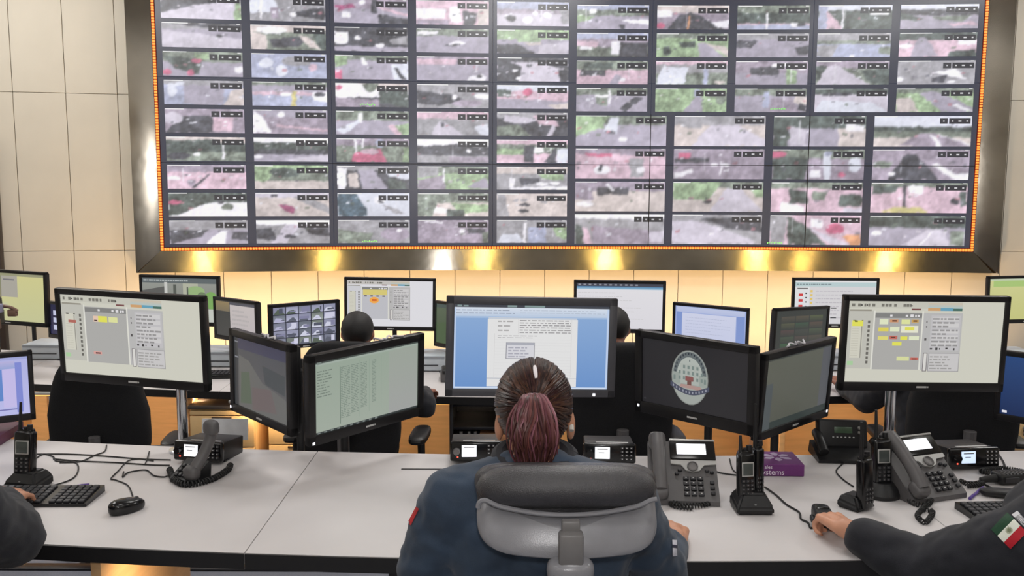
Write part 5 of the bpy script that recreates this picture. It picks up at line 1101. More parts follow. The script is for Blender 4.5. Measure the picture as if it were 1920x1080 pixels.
for i in range(2):
    b = tag(ob('wooden_box', MB().box((t.location.x+0.07, 4.95, ZLOW+0.429+0.025+i*0.05), (0.17, 0.22, 0.046), bev=0.003), mat('light_brown_box', (180, 130, 96), 0.6)), ('lower', 'upper')[i]+' light brown box on the dark shelf rack', 'box')
# desk gadget before the leftmost far screen
c = T2(42, 700); t = thing('desk_camera', 'dark gadget on a stand before the olive screen at far left', 'camera', (c.x, 5.12, DZ2+0.001)); zt = ony(45, 600, 5.12).z-DZ2
ob('base', MB().lathe((0, 0, 0), [(0.07, 0), (0.07, 0.01), (0.02, 0.02)], 20), BLK, t); ob('stem', MB().tube(spline([(0, 0, 0.015), (0.0, 0.01, zt*0.5), (0.01, 0, zt)], 5), 0.012, 10), BLK, t)
ob('hood', MB().prism([(-0.07, 0.0), (-0.065, 0.1), (-0.015, 0.17), (0.02, 0.14), (0.03, 0.0)], -0.04, 0.04, 'xz').xf(Matrix.Translation((0, 0, zt-0.02))), mat('dark_olive_plastic', (66, 62, 56), 0.6), t)
ob('screen_block', MB().box((0.035, -0.03, zt+0.07), (0.045, 0.04, 0.05), bev=0.005), mat('lilac_grey_plastic', (150, 150, 176), 0.4), t)
ob('arm', MB().tube(spline([(0.03, 0, zt+0.08), (0.09, -0.01, zt+0.075), (0.13, 0, zt+0.05)], 5), 0.010, 8).box((0.1, 0, zt+0.04), (0.05, 0.03, 0.04), bev=0.006), mat('brown_plastic', (120, 92, 78), 0.5), t)
ob('lower_block', MB().box((0.02, -0.03, zt-0.02), (0.04, 0.04, 0.06), bev=0.008), mat('brown_plastic', (120, 92, 78)), t)

# ================================================================== CHAIRS
def copy_tree(o, parent=None):
    c = o.copy(); COL.objects.link(c); c.parent = parent
    for ch in o.children: copy_tree(ch, c)
    return c
def office_chair(label):
    t = thing('office_chair', label, 'chair', (0, 0, 0), 0, 'black office chairs of the second row')
    ob('seat', MB().sup((0, 0.02, 0.48), (0.25, 0.24, 0.05), 0.5, 0.45, 30, 12), FABR, t)
    m = MB().sup((0, -0.24, 0.90), (0.245, 0.055, 0.29), 0.45, 0.5, 30, 20)
    for i, v in enumerate(m.v): m.v[i] = (v[0]*(1-0.25*max(0, v[2]-0.9)/0.29), v[1]+0.22*v[0]**2*1.8-0.10*(v[2]-0.9), v[2])
    ob('backrest', m, FABR, t)
    ob('back_post', MB().tube(spline([(0, -0.05, 0.44), (0, -0.24, 0.45), (0, -0.30, 0.6), (0, -0.31, 0.8)], 5), 0.028, 10), DGREY, t)
    for s in (-1, 1):
        ob('armrest', MB().sup((s*0.30, 0.0, 0.69), (0.045, 0.14, 0.022), 0.6, 0.6, 20, 10).tube(spline([(s*0.22, 0.0, 0.44), (s*0.30, 0.0, 0.47), (s*0.305, 0, 0.68)], 5), 0.018, 10), BLK, t)
    ob('gas_cylinder', MB().cyl((0, 0, 0.09), (0, 0, 0.3), 0.032).cyl((0, 0, 0.28), (0, 0, 0.44), 0.018), GUN, t)
    for k in range(5):
        a = 2*pi*k/5+0.3; d = Vector((math.cos(a), math.sin(a), 0))
        ob('base_leg', MB().tube([Vector((0, 0, 0.1)), d*0.18+Vector((0, 0, 0.09)), d*0.31+Vector((0, 0, 0.065))], [0.028, 0.022, 0.016], 8), BLK, t)
        ob('caster', MB().sup(d*0.31+Vector((0, 0, 0.03)), (0.027, 0.027, 0.0295), 0.8, 0.8, 14, 8), BLK, t)
    return t
YC = 4.28
chairA = office_chair('black office chair below the left large monitor')
spots = [(atx(205, YC), YC+0.05, 0.12, 0.92, None), (atx(672, YC), YC, -0.05, 1.0, 'black office chair of the dark-haired man, behind the table screen'),
         (atx(1148, YC), YC, 0.04, 1.0, 'black office chair right of the document screen, mostly behind the emblem screen'), (atx(1772, YC), YC, -0.12, 1.0, 'black office chair below the right large monitor')]
for i, (x, y, rz, s, lab) in enumerate(spots):
    c = chairA if i == 0 else copy_tree(chairA)
    c.location = (x, y, ZLOW); c.rotation_euler = (0, 0, rz); c.scale = (s, s, s)
    if lab: c['label'] = lab
# the black leather chair in the foreground
cc = ony(1064, 960, 1.74)
t = thing('leather_chair', 'black leather chair with grey moulded back, in the foreground', 'chair', (cc.x, cc.y, 0.0)); zc = cc.z
pxm = 1.74/F                       # metres per pixel there
def Q(x, y): return ((x-1064)*pxm, zc+(960-y)*pxm)      # outline helper in the chair's own plane
m = MB()
out = [Q(*q) for q in [(884, 948), (880, 920), (888, 900), (910, 888), (960, 882), (1064, 880), (1165, 882), (1215, 888), (1240, 902), (1247, 925), (1246, 960), (1240, 1000), (1225, 1026), (1190, 1042), (1130, 1050), (1064, 1053), (1000, 1050), (945, 1042), (908, 1024), (892, 1000)]]
def pillow(outline, y0, depth, n=9, pw=0.55, bow=0.0):
    """soft shape: rings shrinking towards the front and back"""
    cx = sum(a for a, _ in outline)/len(outline); cz = sum(b for _, b in outline)/len(outline)
    sp = spline([(a, 0, b) for a, b in outline]+[(outline[0][0], 0, outline[0][1])], 4)[:-1]; N = len(sp); vs = []; fs = []
    for j in range(n+1):
        a = pi*j/n; s = 0.30+0.70*abs(math.sin(a))**pw if 0 < j < n else 0.30; y = y0-depth/2*math.cos(a)
        for p in sp: vs.append((cx+(p.x-cx)*s, y+bow*((p.x-cx)**2), cz+(p.z-cz)*s))
    for j in range(n):
        for k in range(N): fs.append((j*N+k, j*N+(k+1) % N, (j+1)*N+(k+1) % N, (j+1)*N+k))
    fs += [tuple(range(N)), tuple(n*N+k for k in range(N))[::-1]]
    return MB().add(vs, fs)
ob('back_cushion', pillow(out, 0.055, 0.085, 10, 0.5, bow=0.5), LEATH, t)
m = MB(); xs_ = np.linspace(-1, 1, 33); vs = []; fs = []; N = 20
for x in xs_:                       # the thick leather roll along the top
    X = x*(1247-880)/2*pxm*0.985; e = max(0.0, 1-abs(x)**5)**0.5; zc_ = Q(0, 917+8*x*x)[1]
    for k in range(N):
        a = 2*pi*k/N; vs.append((X, 0.028+0.050*e*math.cos(a)+0.45*X*X, zc_+(0.043+0.002*x*x)*e*math.sin(a)))
for i in range(32):
    for k in range(N): fs.append((i*N+k, i*N+(k+1) % N, (i+1)*N+(k+1) % N, (i+1)*N+k))
fs += [tuple(range(N)), tuple(32*N+k for k in range(N))]
ob('top_roll', m.add(vs, fs), LEATH, t)
shell = [Q(*q) for q in [(893, 946), (935, 956), (1000, 966), (1064, 969), (1130, 966), (1195, 956), (1237, 944), (1243, 975), (1241, 1008), (1226, 1030), (1190, 1041), (1130, 1046), (1064, 1048), (1000, 1046), (940, 1041), (905, 1028), (889, 1005), (886, 970)]]
zt_ = Q(0, 1000)[1]; cx_ = sum(q[0] for q in shell)/len(shell); cz_ = sum(q[1] for q in shell)/len(shell)
sp_ = spline([(a, 0, b) for a, b in shell]+[(shell[0][0], 0, shell[0][1])], 4)[:-1]; N_ = len(sp_); vs = []; fs = []; rings = [0.9, 1.0, 1.0, 0.985, 0.955, 0.9, 0.8, 0.65, 0.5, 0.35, 0.2, 0.08]; dep = [0.03, 0.026, 0.012, 0.004, -0.002, -0.006, -0.009, -0.011, -0.0125, -0.0135, -0.014, -0.014]
for sc_, dy in zip(rings, dep):
    for q in sp_:
        x, z = cx_+(q.x-cx_)*sc_, cz_+(q.z-cz_)*sc_; vs.append((x, dy+0.5*x*x+0.5*(z-zt_)+3.2*max(0, z-zt_)**2, z))
for j in range(len(rings)-1):
    for k in range(N_): fs.append((j*N_+k, j*N_+(k+1) % N_, (j+1)*N_+(k+1) % N_, (j+1)*N_+k))
fs += [tuple(range(N_)), tuple((len(rings)-1)*N_+k for k in range(N_))[::-1]]
sm_ = MB().add(vs, fs)
ob('back_shell', sm_, CHPL, t)
rim = [Vector((Q(x, y)[0], -0.008+0.5*Q(x, y)[0]**2, Q(x, y)[1])) for x, y in [(890, 955), (893, 944), (905, 939), (935, 950), (1000, 960), (1064, 963), (1130, 959), (1195, 949), (1225, 938), (1238, 936)]]
ob('shell_rim', MB().tube(spline(rim, 6), 0.0052, 8), CHPL, t)
b0, b1 = Q(1045, 960)[0], Q(1092, 960)[0]
ob('height_bracket', MB().box(((b0+b1)/2, -0.032, (Q(0, 965)[1]+Q(0, 988)[1])/2), ((b1-b0)*0.75, 0.02, 0.026), bev=0.004).box(((b0+b1)/2, -0.045, (Q(0, 985)[1]+Q(0, 1045)[1])/2), (b1-b0, 0.032, 0.066), bev=0.006), MGREY, t)
xm = (b0+b1)/2
ob('back_stem', MB().sup((xm, -0.035, Q(0, 1062)[1]), (0.047, 0.035, 0.026), 0.7, 0.8, 24, 12).tube(spline([(xm, -0.035, Q(0, 1062)[1]), (xm, -0.04, 0.7), (xm, 0.0, 0.5), (xm, 0.12, 0.44)], 6), [0.044, 0.044, 0.043, 0.043, 0.042, 0.042, 0.04, 0.04, 0.038, 0.038, 0.036, 0.036, 0.034, 0.034, 0.032, 0.032, 0.03, 0.03, 0.03], 14), CHPL, t)
ob('seat', MB().sup((0, 0.26, 0.47), (0.25, 0.25, 0.05), 0.5, 0.45, 30, 12), LEATH, t)
ob('gas_cylinder', MB().cyl((0, 0.24, 0.09), (0, 0.24, 0.43), 0.03), GUN, t)
for k in range(5):
    a = 2*pi*k/5+0.3; d = Vector((math.cos(a), math.sin(a), 0)); o = Vector((0, 0.24, 0))
    ob('base_leg', MB().tube([o+Vector((0, 0, 0.1)), o+d*0.31+Vector((0, 0, 0.065))], [0.028, 0.016], 8), BLK, t)
    ob('caster', MB().sup(o+d*0.31+Vector((0, 0, 0.03)), (0.027, 0.027, 0.0295), 0.8, 0.8, 14, 8), BLK, t)

# ================================================================== PEOPLE
def organic(name, shapes, voxel, m, parent, smooth=4, folds=0.0, fscale=14.0):
    """fuse tapered capsules and ellipsoids into one continuous skin"""
    mb = MB()
    for s in shapes:
        if s[0] == 'e':
            mb.sup(s[1], s[2], 1, 1, 24, 14, rot=s[3] if len(s) > 3 else None)
        else:
            p0, r0, p1, r1 = s; p0 = Vector(p0); p1 = Vector(p1); L = (p1-p0).length
            n = max(2, int(L/(min(r0, r1)*0.45)))
            if n > 60: n = 60
            mb.tube([p0.lerp(p1, i/n) for i in range(n+1)], [r0+(r1-r0)*i/n for i in range(n+1)], 16)
            mb.sup(p0, (r0,)*3, 1, 1, 16, 10); mb.sup(p1, (r1,)*3, 1, 1, 16, 10)
    me = mb.mesh(name, smooth=False); o = bpy.data.objects.new('tmp', me); COL.objects.link(o)
    md = o.modifiers.new('r', 'REMESH'); md.mode = 'VOXEL'; md.voxel_size = voxel
    sm = o.modifiers.new('s', 'SMOOTH'); sm.iterations = smooth; sm.factor = 0.5
    dg = bpy.context.evaluated_depsgraph_get(); me2 = bpy.data.meshes.new_from_object(o.evaluated_get(dg)); bpy.data.objects.remove(o); bpy.data.meshes.remove(me)
    me2.name = name
    if folds:
        N_ = len(me2.vertices); co = np.empty(N_*3, np.float32); no = np.empty(N_*3, np.float32)
        me2.vertices.foreach_get('co', co); me2.vertices.foreach_get('normal', no); co = co.reshape(-1, 3); no = no.reshape(-1, 3)
        ks = np.array([noise.noise(Vector((q[0]*fscale, q[1]*fscale, q[2]*fscale*1.7)))+0.5*noise.noise(Vector(q)*fscale*2.3) for q in co.tolist()], np.float32)
        me2.vertices.foreach_set('co', (co+no*(ks*folds)[:, None]).ravel()); me2.update()
    me2.polygons.foreach_set('use_smooth', [True]*len(me2.polygons))
    if parent is not None: me2.transform(parent.matrix_world.inverted())
    return ob(name, me2, m, parent)
def hand(W_, f, up, side, curl=(0.35, 0.5, 0.4), s=1.0, spread=0.10, thumb=0.6):
    """palm and five bent fingers; side points to the thumb"""
    f = Vector(f).normalized(); up = Vector(up); up = (up-f*up.dot(f)).normalized(); side = Vector(side); side = (side-f*side.dot(f)-up*side.dot(up)).normalized(); W_ = Vector(W_); S = []
    kn = []
    for i, (off, ln) in enumerate(((0.030, 0.088), (0.010, 0.092), (-0.011, 0.088), (-0.030, 0.080))):
        k = W_+f*ln*s+side*off*s; kn.append(k); S.append((W_+side*off*0.55*s, 0.017*s, k, 0.0115*s))
    S.append((W_+f*0.03*s, 0.020*s, W_+f*0.06*s, 0.019*s)); S.append((kn[0]-f*0.008*s, 0.012*s, kn[3]-f*0.008*s, 0.0115*s))
    for i, (k, ls) in enumerate(zip(kn, ((0.042, 0.025, 0.020), (0.046, 0.029, 0.021), (0.043, 0.027, 0.020), (0.033, 0.020, 0.018)))):
        d = (f+side*spread*(1.5-i)).normalized(); p = k; a = 0.0; r = 0.0098 if i < 3 else 0.0086
        for j, l in enumerate(ls):
            a += curl[j]*(1+0.12*i); dd = (d*math.cos(a)-up*math.sin(a)).normalized(); q = p+dd*l*s; S.append((p, r*s, q, (r-0.0009)*s)); p = q; r -= 0.0008
    b = W_+f*0.022*s+side*0.022*s-up*0.006*s; d = (f*math.cos(thumb)+side*math.sin(thumb)-up*0.25).normalized(); q = b+d*0.040*s; S.append((b, 0.0155*s, q, 0.0115*s))
    d2 = (d+f*0.5-up*0.2).normalized(); q2 = q+d2*0.030*s; S.append((q, 0.0112*s, q2, 0.010*s)); d3 = (d2+f*0.35).normalized(); S.append((q2, 0.0098*s, q2+d3*0.024*s, 0.0082*s))
    return S
def head_shapes(c, fw, upv, s=1.0):
    """head about c facing fw: skull, jaw, nose, brow, lips, ears, neck stump"""
    fw = Vector(fw).normalized(); upv = Vector(upv); upv = (upv-fw*upv.dot(fw)).normalized(); sd = fw.cross(upv); c = Vector(c)
    Rm = Matrix((sd, fw, upv)).transposed()
    P = lambda x, y, z: c+sd*x*s+fw*y*s+upv*z*s
    S = [('e', c, (0.075*s, 0.093*s, 0.092*s), Rm), (P(0, 0.035, -0.05), 0.058*s, P(0, 0.055, -0.085), 0.036*s), (P(0, 0.088, 0.0), 0.012*s, P(0, 0.104, -0.035), 0.013*s), (P(-0.03, 0.078, 0.018), 0.012*s, P(0.03, 0.078, 0.018), 0.012*s), (P(-0.016, 0.088, -0.062), 0.008*s, P(0.016, 0.088, -0.062), 0.008*s)]
    for q in (-1, 1): S.append(('e', P(q*0.078, -0.005, -0.015), (0.010*s, 0.018*s, 0.031*s), Rm))
    return S, P, Rm
BVH = {}
def hit(o, px, py):
    from mathutils.bvhtree import BVHTree
    if o.name not in BVH:
        bm = bmesh.new(); bm.from_mesh(o.data); bpy.context.view_layer.update(); bm.transform(o.matrix_world); BVH[o.name] = BVHTree.FromBMesh(bm); bm.free()
    d = ray(px, py).normalized(); h = BVH[o.name].ray_cast(CAM, d); return h[0], h[1]
def patch(name, jacket, corners, colf, parent, n=(14, 10), off=0.0025):
    """a sewn-on patch lying on the cloth; colf(u,v)->colour"""
    mb = MB(); G = {}; Mi = parent.matrix_world.inverted(); a, b, c, d = [Vector(q) for q in corners]
    for i in range(n[0]+1):
        for j in range(n[1]+1):
            u, v = i/n[0], j/n[1]; p = a.lerp(b, u).lerp(d.lerp(c, u), v); h, nn = hit(jacket, p.x, p.y)
            if h is None: continue
            if nn.dot(CAM-h) < 0: nn = -nn
            G[i, j] = len(mb.v); mb.v.append(tuple(Mi @ (h+nn*off)))
    for i in range(n[0]):
        for j in range(n[1]):
            k = [(i, j), (i+1, j), (i+1, j+1), (i, j+1)]
            if all(q in G for q in k): mb.f.append(tuple(G[q] for q in k)); mb.c.append(C3(*colf((i+0.5)/n[0], (j+0.5)/n[1])))
    if mb.f: return ob(name, mb.mesh(name, smooth=False, colors=True), M_PRINT, parent)

# ---- the woman with the ponytail
hc = ony(1001, 756, 2.06)
wm = thing('person', 'woman with a burgundy ponytail in a navy jacket, seen from behind', 'person', (hc.x, 1.97, 0.0)); bpy.context.view_layer.update()
fwd = Vector((0.0, 0.93, -0.37)); hs, HP, HR = head_shapes(hc-Vector((0, 0, 0.004)), fwd, (0, 0.37, 0.93), 1.0)
nb = ony(1003, 872, 2.0); SL = ony(852, 942, 1.97); SR = ony(1166, 938, 1.985); EL = ony(797, 1066, 2.0); ER = ony(1238, 1072, 2.1)
WR = onz(1267, 1008, DZ+0.042); WL = onz(985, 990, DZ+0.042); pel = Vector((hc.x, 1.98, 0.60)); mid = (SL+SR)/2
body = hs+[('e', ony(936, 800, 2.05), (0.011, 0.018, 0.034)), ('e', ony(1070, 798, 2.05), (0.011, 0.018, 0.036))]+[(hc+Vector((0, -0.01, -0.07)), 0.058, nb+Vector((0, 0, -0.05)), 0.062), (nb, 0.06, pel, 0.12), (SL, 0.06, SR, 0.06), (SL, 0.05, EL, 0.04), (EL, 0.042, WL, 0.027), (SR, 0.05, ER, 0.04), (ER, 0.042, WR, 0.027)]
body += hand(WR+Vector((0, 0.01, -0.006)), D(1268, 950)-D(1270, 1008), (0.25, -0.1, 1), (-1, 0, 0), (0.45, 0.7, 0.5), 1.0, 0.12, 0.6)
body += hand(WL+Vector((0, 0.01, -0.006)), (0.1, 1, 0), (0, 0, 1), (1, 0, 0), (0.35, 0.45, 0.35), 0.95)
for s in (-1, 1): body += [(pel+Vector((s*0.08, 0.02, -0.02)), 0.075, Vector((hc.x+s*0.11, 2.42, 0.545)), 0.055), (Vector((hc.x+s*0.11, 2.42, 0.545)), 0.052, Vector((hc.x+s*0.10, 2.45, 0.10)), 0.036), (Vector((hc.x+s*0.10, 2.44, 0.06)), 0.036, Vector((hc.x+s*0.10, 2.60, 0.04)), 0.032)]
organic('body', body, 0.0055, SKIN, wm, 3)
jk = [(nb+Vector((-0.02, 0, -0.035)), 0.075, SL, 0.078), (nb+Vector((0.02, 0, -0.035)), 0.075, SR, 0.078), (SL, 0.078, SR, 0.078), (SL, 0.080, EL, 0.066), (EL, 0.066, WL+Vector((0, -0.02, 0.0)), 0.042), (SR, 0.08, ER, 0.066), (ER, 0.066, WR+(ER-WR).normalized()*0.05, 0.043)]
for s in (-1, 0, 1): jk.append((mid+Vector((s*0.11, 0.02, -0.06)), 0.115, pel+Vector((s*0.07, 0.0, 0.06)), 0.125))
jacket = organic('jacket', jk, 0.0075, NAVY, wm, 4, 0.0075, 15)
tr = []
for s in (-1, 1): tr += [(pel+Vector((s*0.08, 0.02, -0.02)), 0.095, Vector((hc.x+s*0.11, 2.42, 0.55)), 0.07), (Vector((hc.x+s*0.11, 2.42, 0.55)), 0.066, Vector((hc.x+s*0.10, 2.45, 0.12)), 0.05)]
organic('trousers', tr, 0.012, DKTR, wm, 4)
for s in (-1, 1): ob('shoe', MB().sup((hc.x+s*0.10, 2.53, 0.042), (0.048, 0.135, 0.041), 0.7, 0.7, 24, 12).xf(wm.matrix_world.inverted()), BLK, wm)
ob('collar', MB().tube([nb+Vector((0.082*math.cos(a), 0.075*math.sin(a)+0.01, 0.012-0.03*math.sin(a)*-1*0.5)) for a in [2*pi*k/28 for k in range(29)]], 0.021, 10).xf(wm.matrix_world.inverted()), BLKCL, wm)
# hair
hr = random.Random(5); Mi = wm.matrix_world.inverted()
RH = Vector((0.086, 0.104, 0.102)); bdir = Vector((0.01, -0.97, 0.22)).normalized()
def EP(d, k=1.0): return hc+Vector((d.x*RH.x, d.y*RH.y, d.z*RH.z))*k
hb = MB(); cols = []
def strand(pts, r0, r1, c0, c1):
    o = len(hb.f); n = len(pts); hb.tube(pts, [r0+(r1-r0)*i/(n-1) for i in range(n)], 5)
    for q in range(o, len(hb.f)):
        k = min(1.0, ((q-o)//5)/max(1, n-2)); hb.c[q] = tuple(lin(a+(b-a)*k) for a, b in zip(c0, c1))
BR = [(44, 28, 24), (58, 38, 30), (34, 22, 21), (70, 46, 36), (50, 30, 30)]
o = len(hb.v); of = len(hb.f); hb.sup(hc+Vector((0, -0.004, 0)), tuple(RH*0.985), 1, 1, 36, 20)
for i in range(o, len(hb.v)):       # hair cap stops above the ears and forehead
    v = Vector(hb.v[i])-hc; q = HR.transposed() @ v
    if q.y > 0.055: hb.v[i] = tuple(hc+HR @ Vector((q.x*0.85, 0.055+(q.y-0.055)*0.3, q.z*0.97)))
for q in range(of, len(hb.f)): hb.c[q] = C3(50, 33, 30)
for k in range(260):
    a = 2*pi*(k+hr.random()*0.8)/260; fy = hr.uniform(0.15, 0.6) if math.sin(a) > -0.3 else hr.uniform(-0.35, 0.1)
    d0 = Vector((math.cos(a), fy, math.sin(a))).normalized()
    if abs(d0.x) < 0.06 and d0.z > 0: d0.x = 0.06*(1 if d0.x > 0 else -1)*1.2
    e = bdir+Vector((hr.uniform(-0.1, 0.1), 0, hr.uniform(-0.1, 0.1))); n = 9; pts = []; wv = hr.uniform(-0.05, 0.05)
    for i in range(n+1):
        f_ = i/n; d = (d0*(1-f_)+e*f_); d += Vector((wv*math.sin(f_*pi)*d0.z, 0, -abs(wv)*math.sin(f_*pi)*0.6)); d.normalize(); pts.append(EP(d, 1.0+0.018*hr.random()+0.02*math.sin(f_*pi)))
    c = hr.choice(BR); strand(pts, hr.uniform(0.0028, 0.0052), 0.003, c, tuple(x*1.2 for x in c))
PB = EP(bdir, 1.02); PT = [ony(1001, 745, 1.925), ony(1000, 775, 1.885), ony(1000, 815, 1.875), ony(1002, 850, 1.885), ony(1000, 884, 1.90)]
PC = [(112, 66, 76), (94, 54, 62), (138, 90, 102), (76, 44, 48), (122, 76, 84), (150, 102, 112), (60, 36, 38), (104, 62, 60)]
for k in range(250):
    rr = math.sqrt(hr.random()); aa = hr.uniform(0, 2*pi); ox = rr*math.cos(aa); oy = rr*math.sin(aa); L = hr.uniform(0.74, 1.02); path = [PB]
    Wd = [0.018, 0.040, 0.053, 0.047, 0.030]
    for j, p in enumerate(PT):
        path.append(p+Vector((ox*Wd[j]+hr.uniform(-0.009, 0.009), oy*Wd[j]*0.55, (0.004 if j == 0 else 0))))
    sp = spline(path, 4); sp = sp[:max(6, int(len(sp)*L))]
    c = hr.choice(PC); strand(sp, hr.uniform(0.0032, 0.0055), 0.0012, c, (86, 54, 48) if hr.random() < 0.6 else c)
hb.xf(Mi); ob('hair', hb.mesh('hair', smooth=True, colors=True), M_HAIR, wm)
tp = MB().tube([Mi @ EP(Vector((0.012*q, -0.42+0.5*-0.2*q, 0.9-0.1*q)).normalized(), 1.05) for q in (0, 0.5, 1.0, 1.5, 2.0, 2.4)], [0.0035, 0.0048, 0.005, 0.005, 0.0045, 0.003], 8); ob('hair_parting', tp, mat('pale_parting', (238, 232, 236), 0.35), wm)  # pale tube standing in for the bare parting and the glare on it
ob('hair_band', MB().tube([Mi @ (PB+Vector((0.024*math.cos(a), -0.006, 0.022*math.sin(a)))) for a in [2*pi*k/20 for k in range(21)]], 0.006, 8), BLK, wm)
for s in (-1, 1): ob('eye', MB().sup(Mi @ HP(s*0.03, 0.083, 0.004), (0.010, 0.006, 0.007), 1, 1, 12, 8), mat('eye_dark', (40, 30, 28), 0.2), wm)
ob('mask_strap', MB().tube([Mi @ v for v in spline([HP(0.08, 0.04, -0.03), HP(0.086, 0.005, -0.035), HP(0.086, -0.01, -0.06)], 5)], 0.006, 8), mat('pale_strap', (206, 200, 192), 0.6), wm)
RED = (186, 44, 48)
patch('sleeve_stripe', jacket, [(779, 948), (787, 954), (772, 985), (762, 980)], lambda u, v: RED, wm, (3, 8))
patch('sleeve_badge', jacket, [(1259, 1012), (1267, 1013), (1268, 1042), (1260, 1042)], lambda u, v: (226, 226, 236) if int(v*6) != 2 else (60, 62, 80), wm, (3, 10))

# ---- generic seated colleague
def seated(label, x, y, zf, s, skin, cloth, arms, facing=0.0, voxel=0.011, head=True, hairc=(24, 23, 24), hd=None, lean=0.08, sh=None, hands=None, nm=(0.078, 0.068, 0.05), cuff=0.03):
    t = thing('person', label, 'person', (x, y, zf)); bpy.context.view_layer.update(); F_ = Vector((math.sin(-facing), math.cos(facing), 0)); Sd = Vector((F_.y, -F_.x, 0)); o = Vector((x, y, zf)); Z = Vector((0, 0, 1))
    pel = o+Z*0.56*s; ch = pel+Z*0.40*s+F_*lean*s; nb = ch+Z*0.10*s; hc = hd if hd is not None else nb+Z*0.17*s+F_*0.04*s
    hs, HPp, Rm = head_shapes(hc, F_-Z*0.2, Z, s); shL, shR = sh if sh else (ch-Sd*0.185*s, ch+Sd*0.185*s)
    body = hs+[(hc-Z*0.06*s, 0.055*s, nb, 0.06*s), (nb, 0.06*s, pel, 0.12*s), (shL, 0.055*s, shR, 0.055*s)]
    jk = [(nb-Z*0.02, 0.068*s, shL, nm[0]*s), (nb-Z*0.02, 0.068*s, shR, nm[0]*s), (shL, nm[0]*s, shR, nm[0]*s)]+[(ch+Sd*q*0.10*s-Z*0.03, 0.115*s, pel+Sd*q*0.07*s+Z*0.05, 0.125*s) for q in (-1, 0, 1)]
    for (shd, el, wr, hf, up_, sd_, curl) in ((shL, *arms[0]), (shR, *arms[1])):
        el = Vector(el); wr = Vector(wr); body += [(shd, 0.05*s, el, 0.04*s), (el, 0.04*s, wr, 0.027*s)]+hand(wr, hf, up_, sd_, curl, s); w2 = wr-(wr-el).normalized()*cuff
        jk += [(shd, nm[0]*s, el, nm[1]*s), (el, nm[1]*s, w2, nm[2]*s)]
    tr = []
    for q in (-1, 1):
        kn = pel+F_*0.44*s+Sd*q*0.11*s-Z*0.05*s; ft = o+F_*0.46*s+Sd*q*0.10*s+Z*0.09
        body += [(pel+Sd*q*0.08*s, 0.07*s, kn, 0.05*s), (kn, 0.05*s, ft, 0.035)]; tr += [(pel+Sd*q*0.08*s, 0.095*s, kn, 0.07*s), (kn, 0.066*s, ft, 0.05)]
        sp = ft+F_*0.07; ob('shoe', MB().sup((sp.x, sp.y, zf+0.042), (0.048, 0.13, 0.041), 0.7, 0.7, 20, 10, rot=RZ(facing)).xf(t.matrix_world.inverted()), BLK, t)
    organic('body', body, voxel, skin, t, 3); j = organic('jacket', jk, max(voxel, 0.008), cloth, t, 4, 0.006, 14); organic('trousers', tr, 0.014, DKTR, t, 4)
    hm = MB().sup(hc+Z*0.018*s-F_*0.012*s, (0.083*s, 0.098*s, 0.092*s), 1, 1, 28, 16)
    for i, v in enumerate(hm.v):
        v = Vector(v); k = noise.noise(v*45)*0.004; d = (v-hc).normalized(); v = v+d*k
        q = Rm.transposed() @ (v-hc)
        if q.y > 0.05*s and q.z < 0.05*s: v = hc+Rm @ Vector((q.x*0.9, 0.05*s, q.z))
        hm.v[i] = tuple(v)
    ob('hair', hm.xf(t.matrix_world.inverted()), mat('black_hair', hairc, 0.6, bump=0.6, bscale=500), t)
    for q in (-1, 1): ob('eye', MB().sup(t.matrix_world.inverted() @ HPp(q*0.03, 0.083, 0.004), (0.010, 0.006, 0.007), 1, 1, 12, 8), mat('eye_dark', (40, 30, 28)), t)
    return t, j
CURL = (0.4, 0.5, 0.4)
def T3(px, py, z): return onz(px, py, z)
h2 = ony(671, 622, YC+0.22)
w2 = onz(795, 738, DZ2+0.05); e2 = Vector((w2.x+0.02, w2.y-0.25, DZ2+0.05)); wl = Vector((h2.x-0.2, 4.95, DZ2+0.05))
seated('dark-haired person in black seen between the camera-grid screen and the table screen', h2.x, YC+0.02, ZLOW, 0.98, SKIN2, BLKCL,
    [((h2.x-0.28, YC+0.32, DZ2+0.03), wl, (0.2, 1, 0), (0, 0, 1), (1, 0, 0), CURL), (e2, w2, (0.35, 1, 0), (0, 0, 1), (-1, 0, 0), CURL)], hd=h2)
h3 = ony(1150, 614, YC+0.22); wl = Vector((h3.x-0.2, 4.98, DZ2+0.05)); wr = Vector((h3.x+0.2, 4.98, DZ2+0.05))
seated('dark-haired person in black half hidden behind the document screen', h3.x, YC+0.02, ZLOW, 0.98, SKIN2, BLKCL,
    [((h3.x-0.28, YC+0.32, DZ2+0.03), wl, (0.1, 1, 0), (0, 0, 1), (1, 0, 0), CURL), ((h3.x+0.28, YC+0.32, DZ2+0.03), wr, (-0.1, 1, 0), (0, 0, 1), (-1, 0, 0), CURL)], hd=h3)
x4 = atx(1768, YC); w4 = onz(1578, 722, DZ2+0.05); wr = Vector((x4+0.2, 5.02, DZ2+0.05))
seated('person in black behind the right large monitor with a hand on the far desk', x4, YC+0.02, ZLOW, 0.98, SKIN2, BLKCL,
    [((x4-0.26, YC+0.28, DZ2+0.05), w4, (-0.3, 1, 0.3), (0, 0, 1), (1, 0, 0), CURL), ((x4+0.28, YC+0.32, DZ2+0.03), wr, (-0.1, 1, 0), (0, 0, 1), (-1, 0, 0), CURL)])
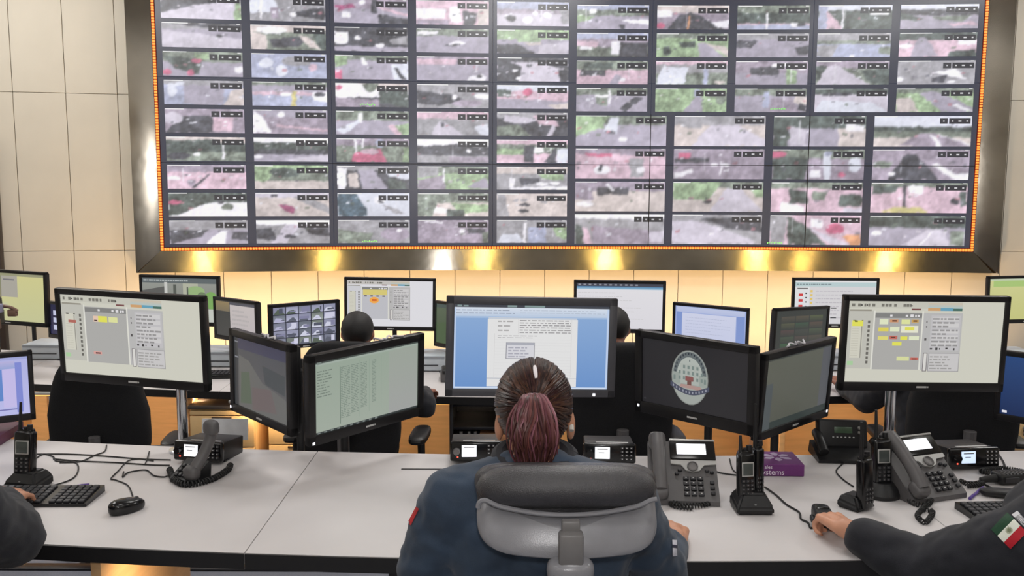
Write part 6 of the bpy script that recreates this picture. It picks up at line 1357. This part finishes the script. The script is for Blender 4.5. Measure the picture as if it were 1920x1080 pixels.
# ---- the colleague at the left picture edge
el = ony(22, 1008, 2.10); wr = onz(2, 946, DZ+0.045); shR = ony(-70, 960, 1.95)
seated('person in black at the left picture edge, only a sleeve and fingers showing', shR.x-0.19, 1.93, 0.0, 1.0, SKIN, BLKCL,
    [((shR.x-0.5, 2.15, 0.85), (shR.x-0.3, 2.5, DZ+0.05), (0.2, 1, 0), (0, 0, 1), (1, 0, 0), CURL), (el, wr, D(48, 912)-D(0, 946), (0, 0, 1), (-1, 0.3, 0), (0.3, 0.5, 0.4))], voxel=0.0065, sh=(shR-Vector((0.38, 0, 0)), shR), nm=(0.085, 0.074, 0.056))
# ---- the colleague at the right picture edge holding a hand microphone
el = ony(1738, 1068, 2.14); wr = onz(1584, 990, DZ+0.055); shL = ony(1935, 1012, 1.96)
dv = (D(1543, 930)-D(1575, 990)).normalized()
pr, jr = seated('person in black at the right picture edge with a flag patch on the sleeve', shL.x+0.19, 1.94, 0.0, 1.0, SKIN, BLKCL,
    [(el, wr, D(1538, 956)-D(1586, 990), (0.1, -0.35, 1), (0.2, 1, 0), (0.7, 0.95, 0.7)), ((shL.x+0.68, 2.15, 0.85), (shL.x+0.55, 2.45, DZ+0.05), (-0.2, 1, 0), (0, 0, 1), (-1, 0, 0), CURL)], voxel=0.0055, sh=(shL, shL+Vector((0.38, 0, 0))), nm=(0.088, 0.074, 0.056), cuff=0.06)
def flag(u, v):
    if v < 0.34: return (28, 66, 44)
    if v > 0.67: return (178, 32, 46)
    q = ((u-0.52)/0.16)**2+((v-0.5)/0.13)**2
    return (120, 128, 100) if q < 0.35 else ((168, 172, 150) if q < 1 else (222, 226, 214))
patch('flag_patch', jr, [(1859, 993), (1890, 962), (1926, 998), (1896, 1029)], flag, pr, (24, 21))
def strip(u, v): return (206, 206, 210) if (int(u*24) % 4 in (0,) or v < 0.15 or v > 0.85 or hash((int(u*24), int(v*6))) % 3 == 0) else (50, 52, 60)
patch('name_strip', jr, [(1898, 966), (1908, 959), (1940, 990), (1930, 997)], strip, pr, (24, 6))
# what the right hand holds
c = onz(1545, 968, DZ+0.03); t = thing('pointing_device', 'black hand-held device gripped by the hand at the right', 'device', (c.x, c.y, DZ+0.001)); R_ = RZ(math.atan2(-dv.x, dv.y)) 
ob('body', MB().sup((0, 0.02, 0.022), (0.026, 0.06, 0.021), 0.45, 0.5, 28, 12).xf(R_.to_4x4()), BLK, t); ob('front_plate', MB().box((0, 0.045, 0.036), (0.036, 0.05, 0.016), rot=RX(-0.2), bev=0.004).xf(R_.to_4x4()), BLKG, t); ob('side_key', MB().sup((-0.03, 0.005, 0.018), (0.006, 0.02, 0.009), 0.7, 0.7, 14, 8).xf(R_.to_4x4()), KEYM, t)
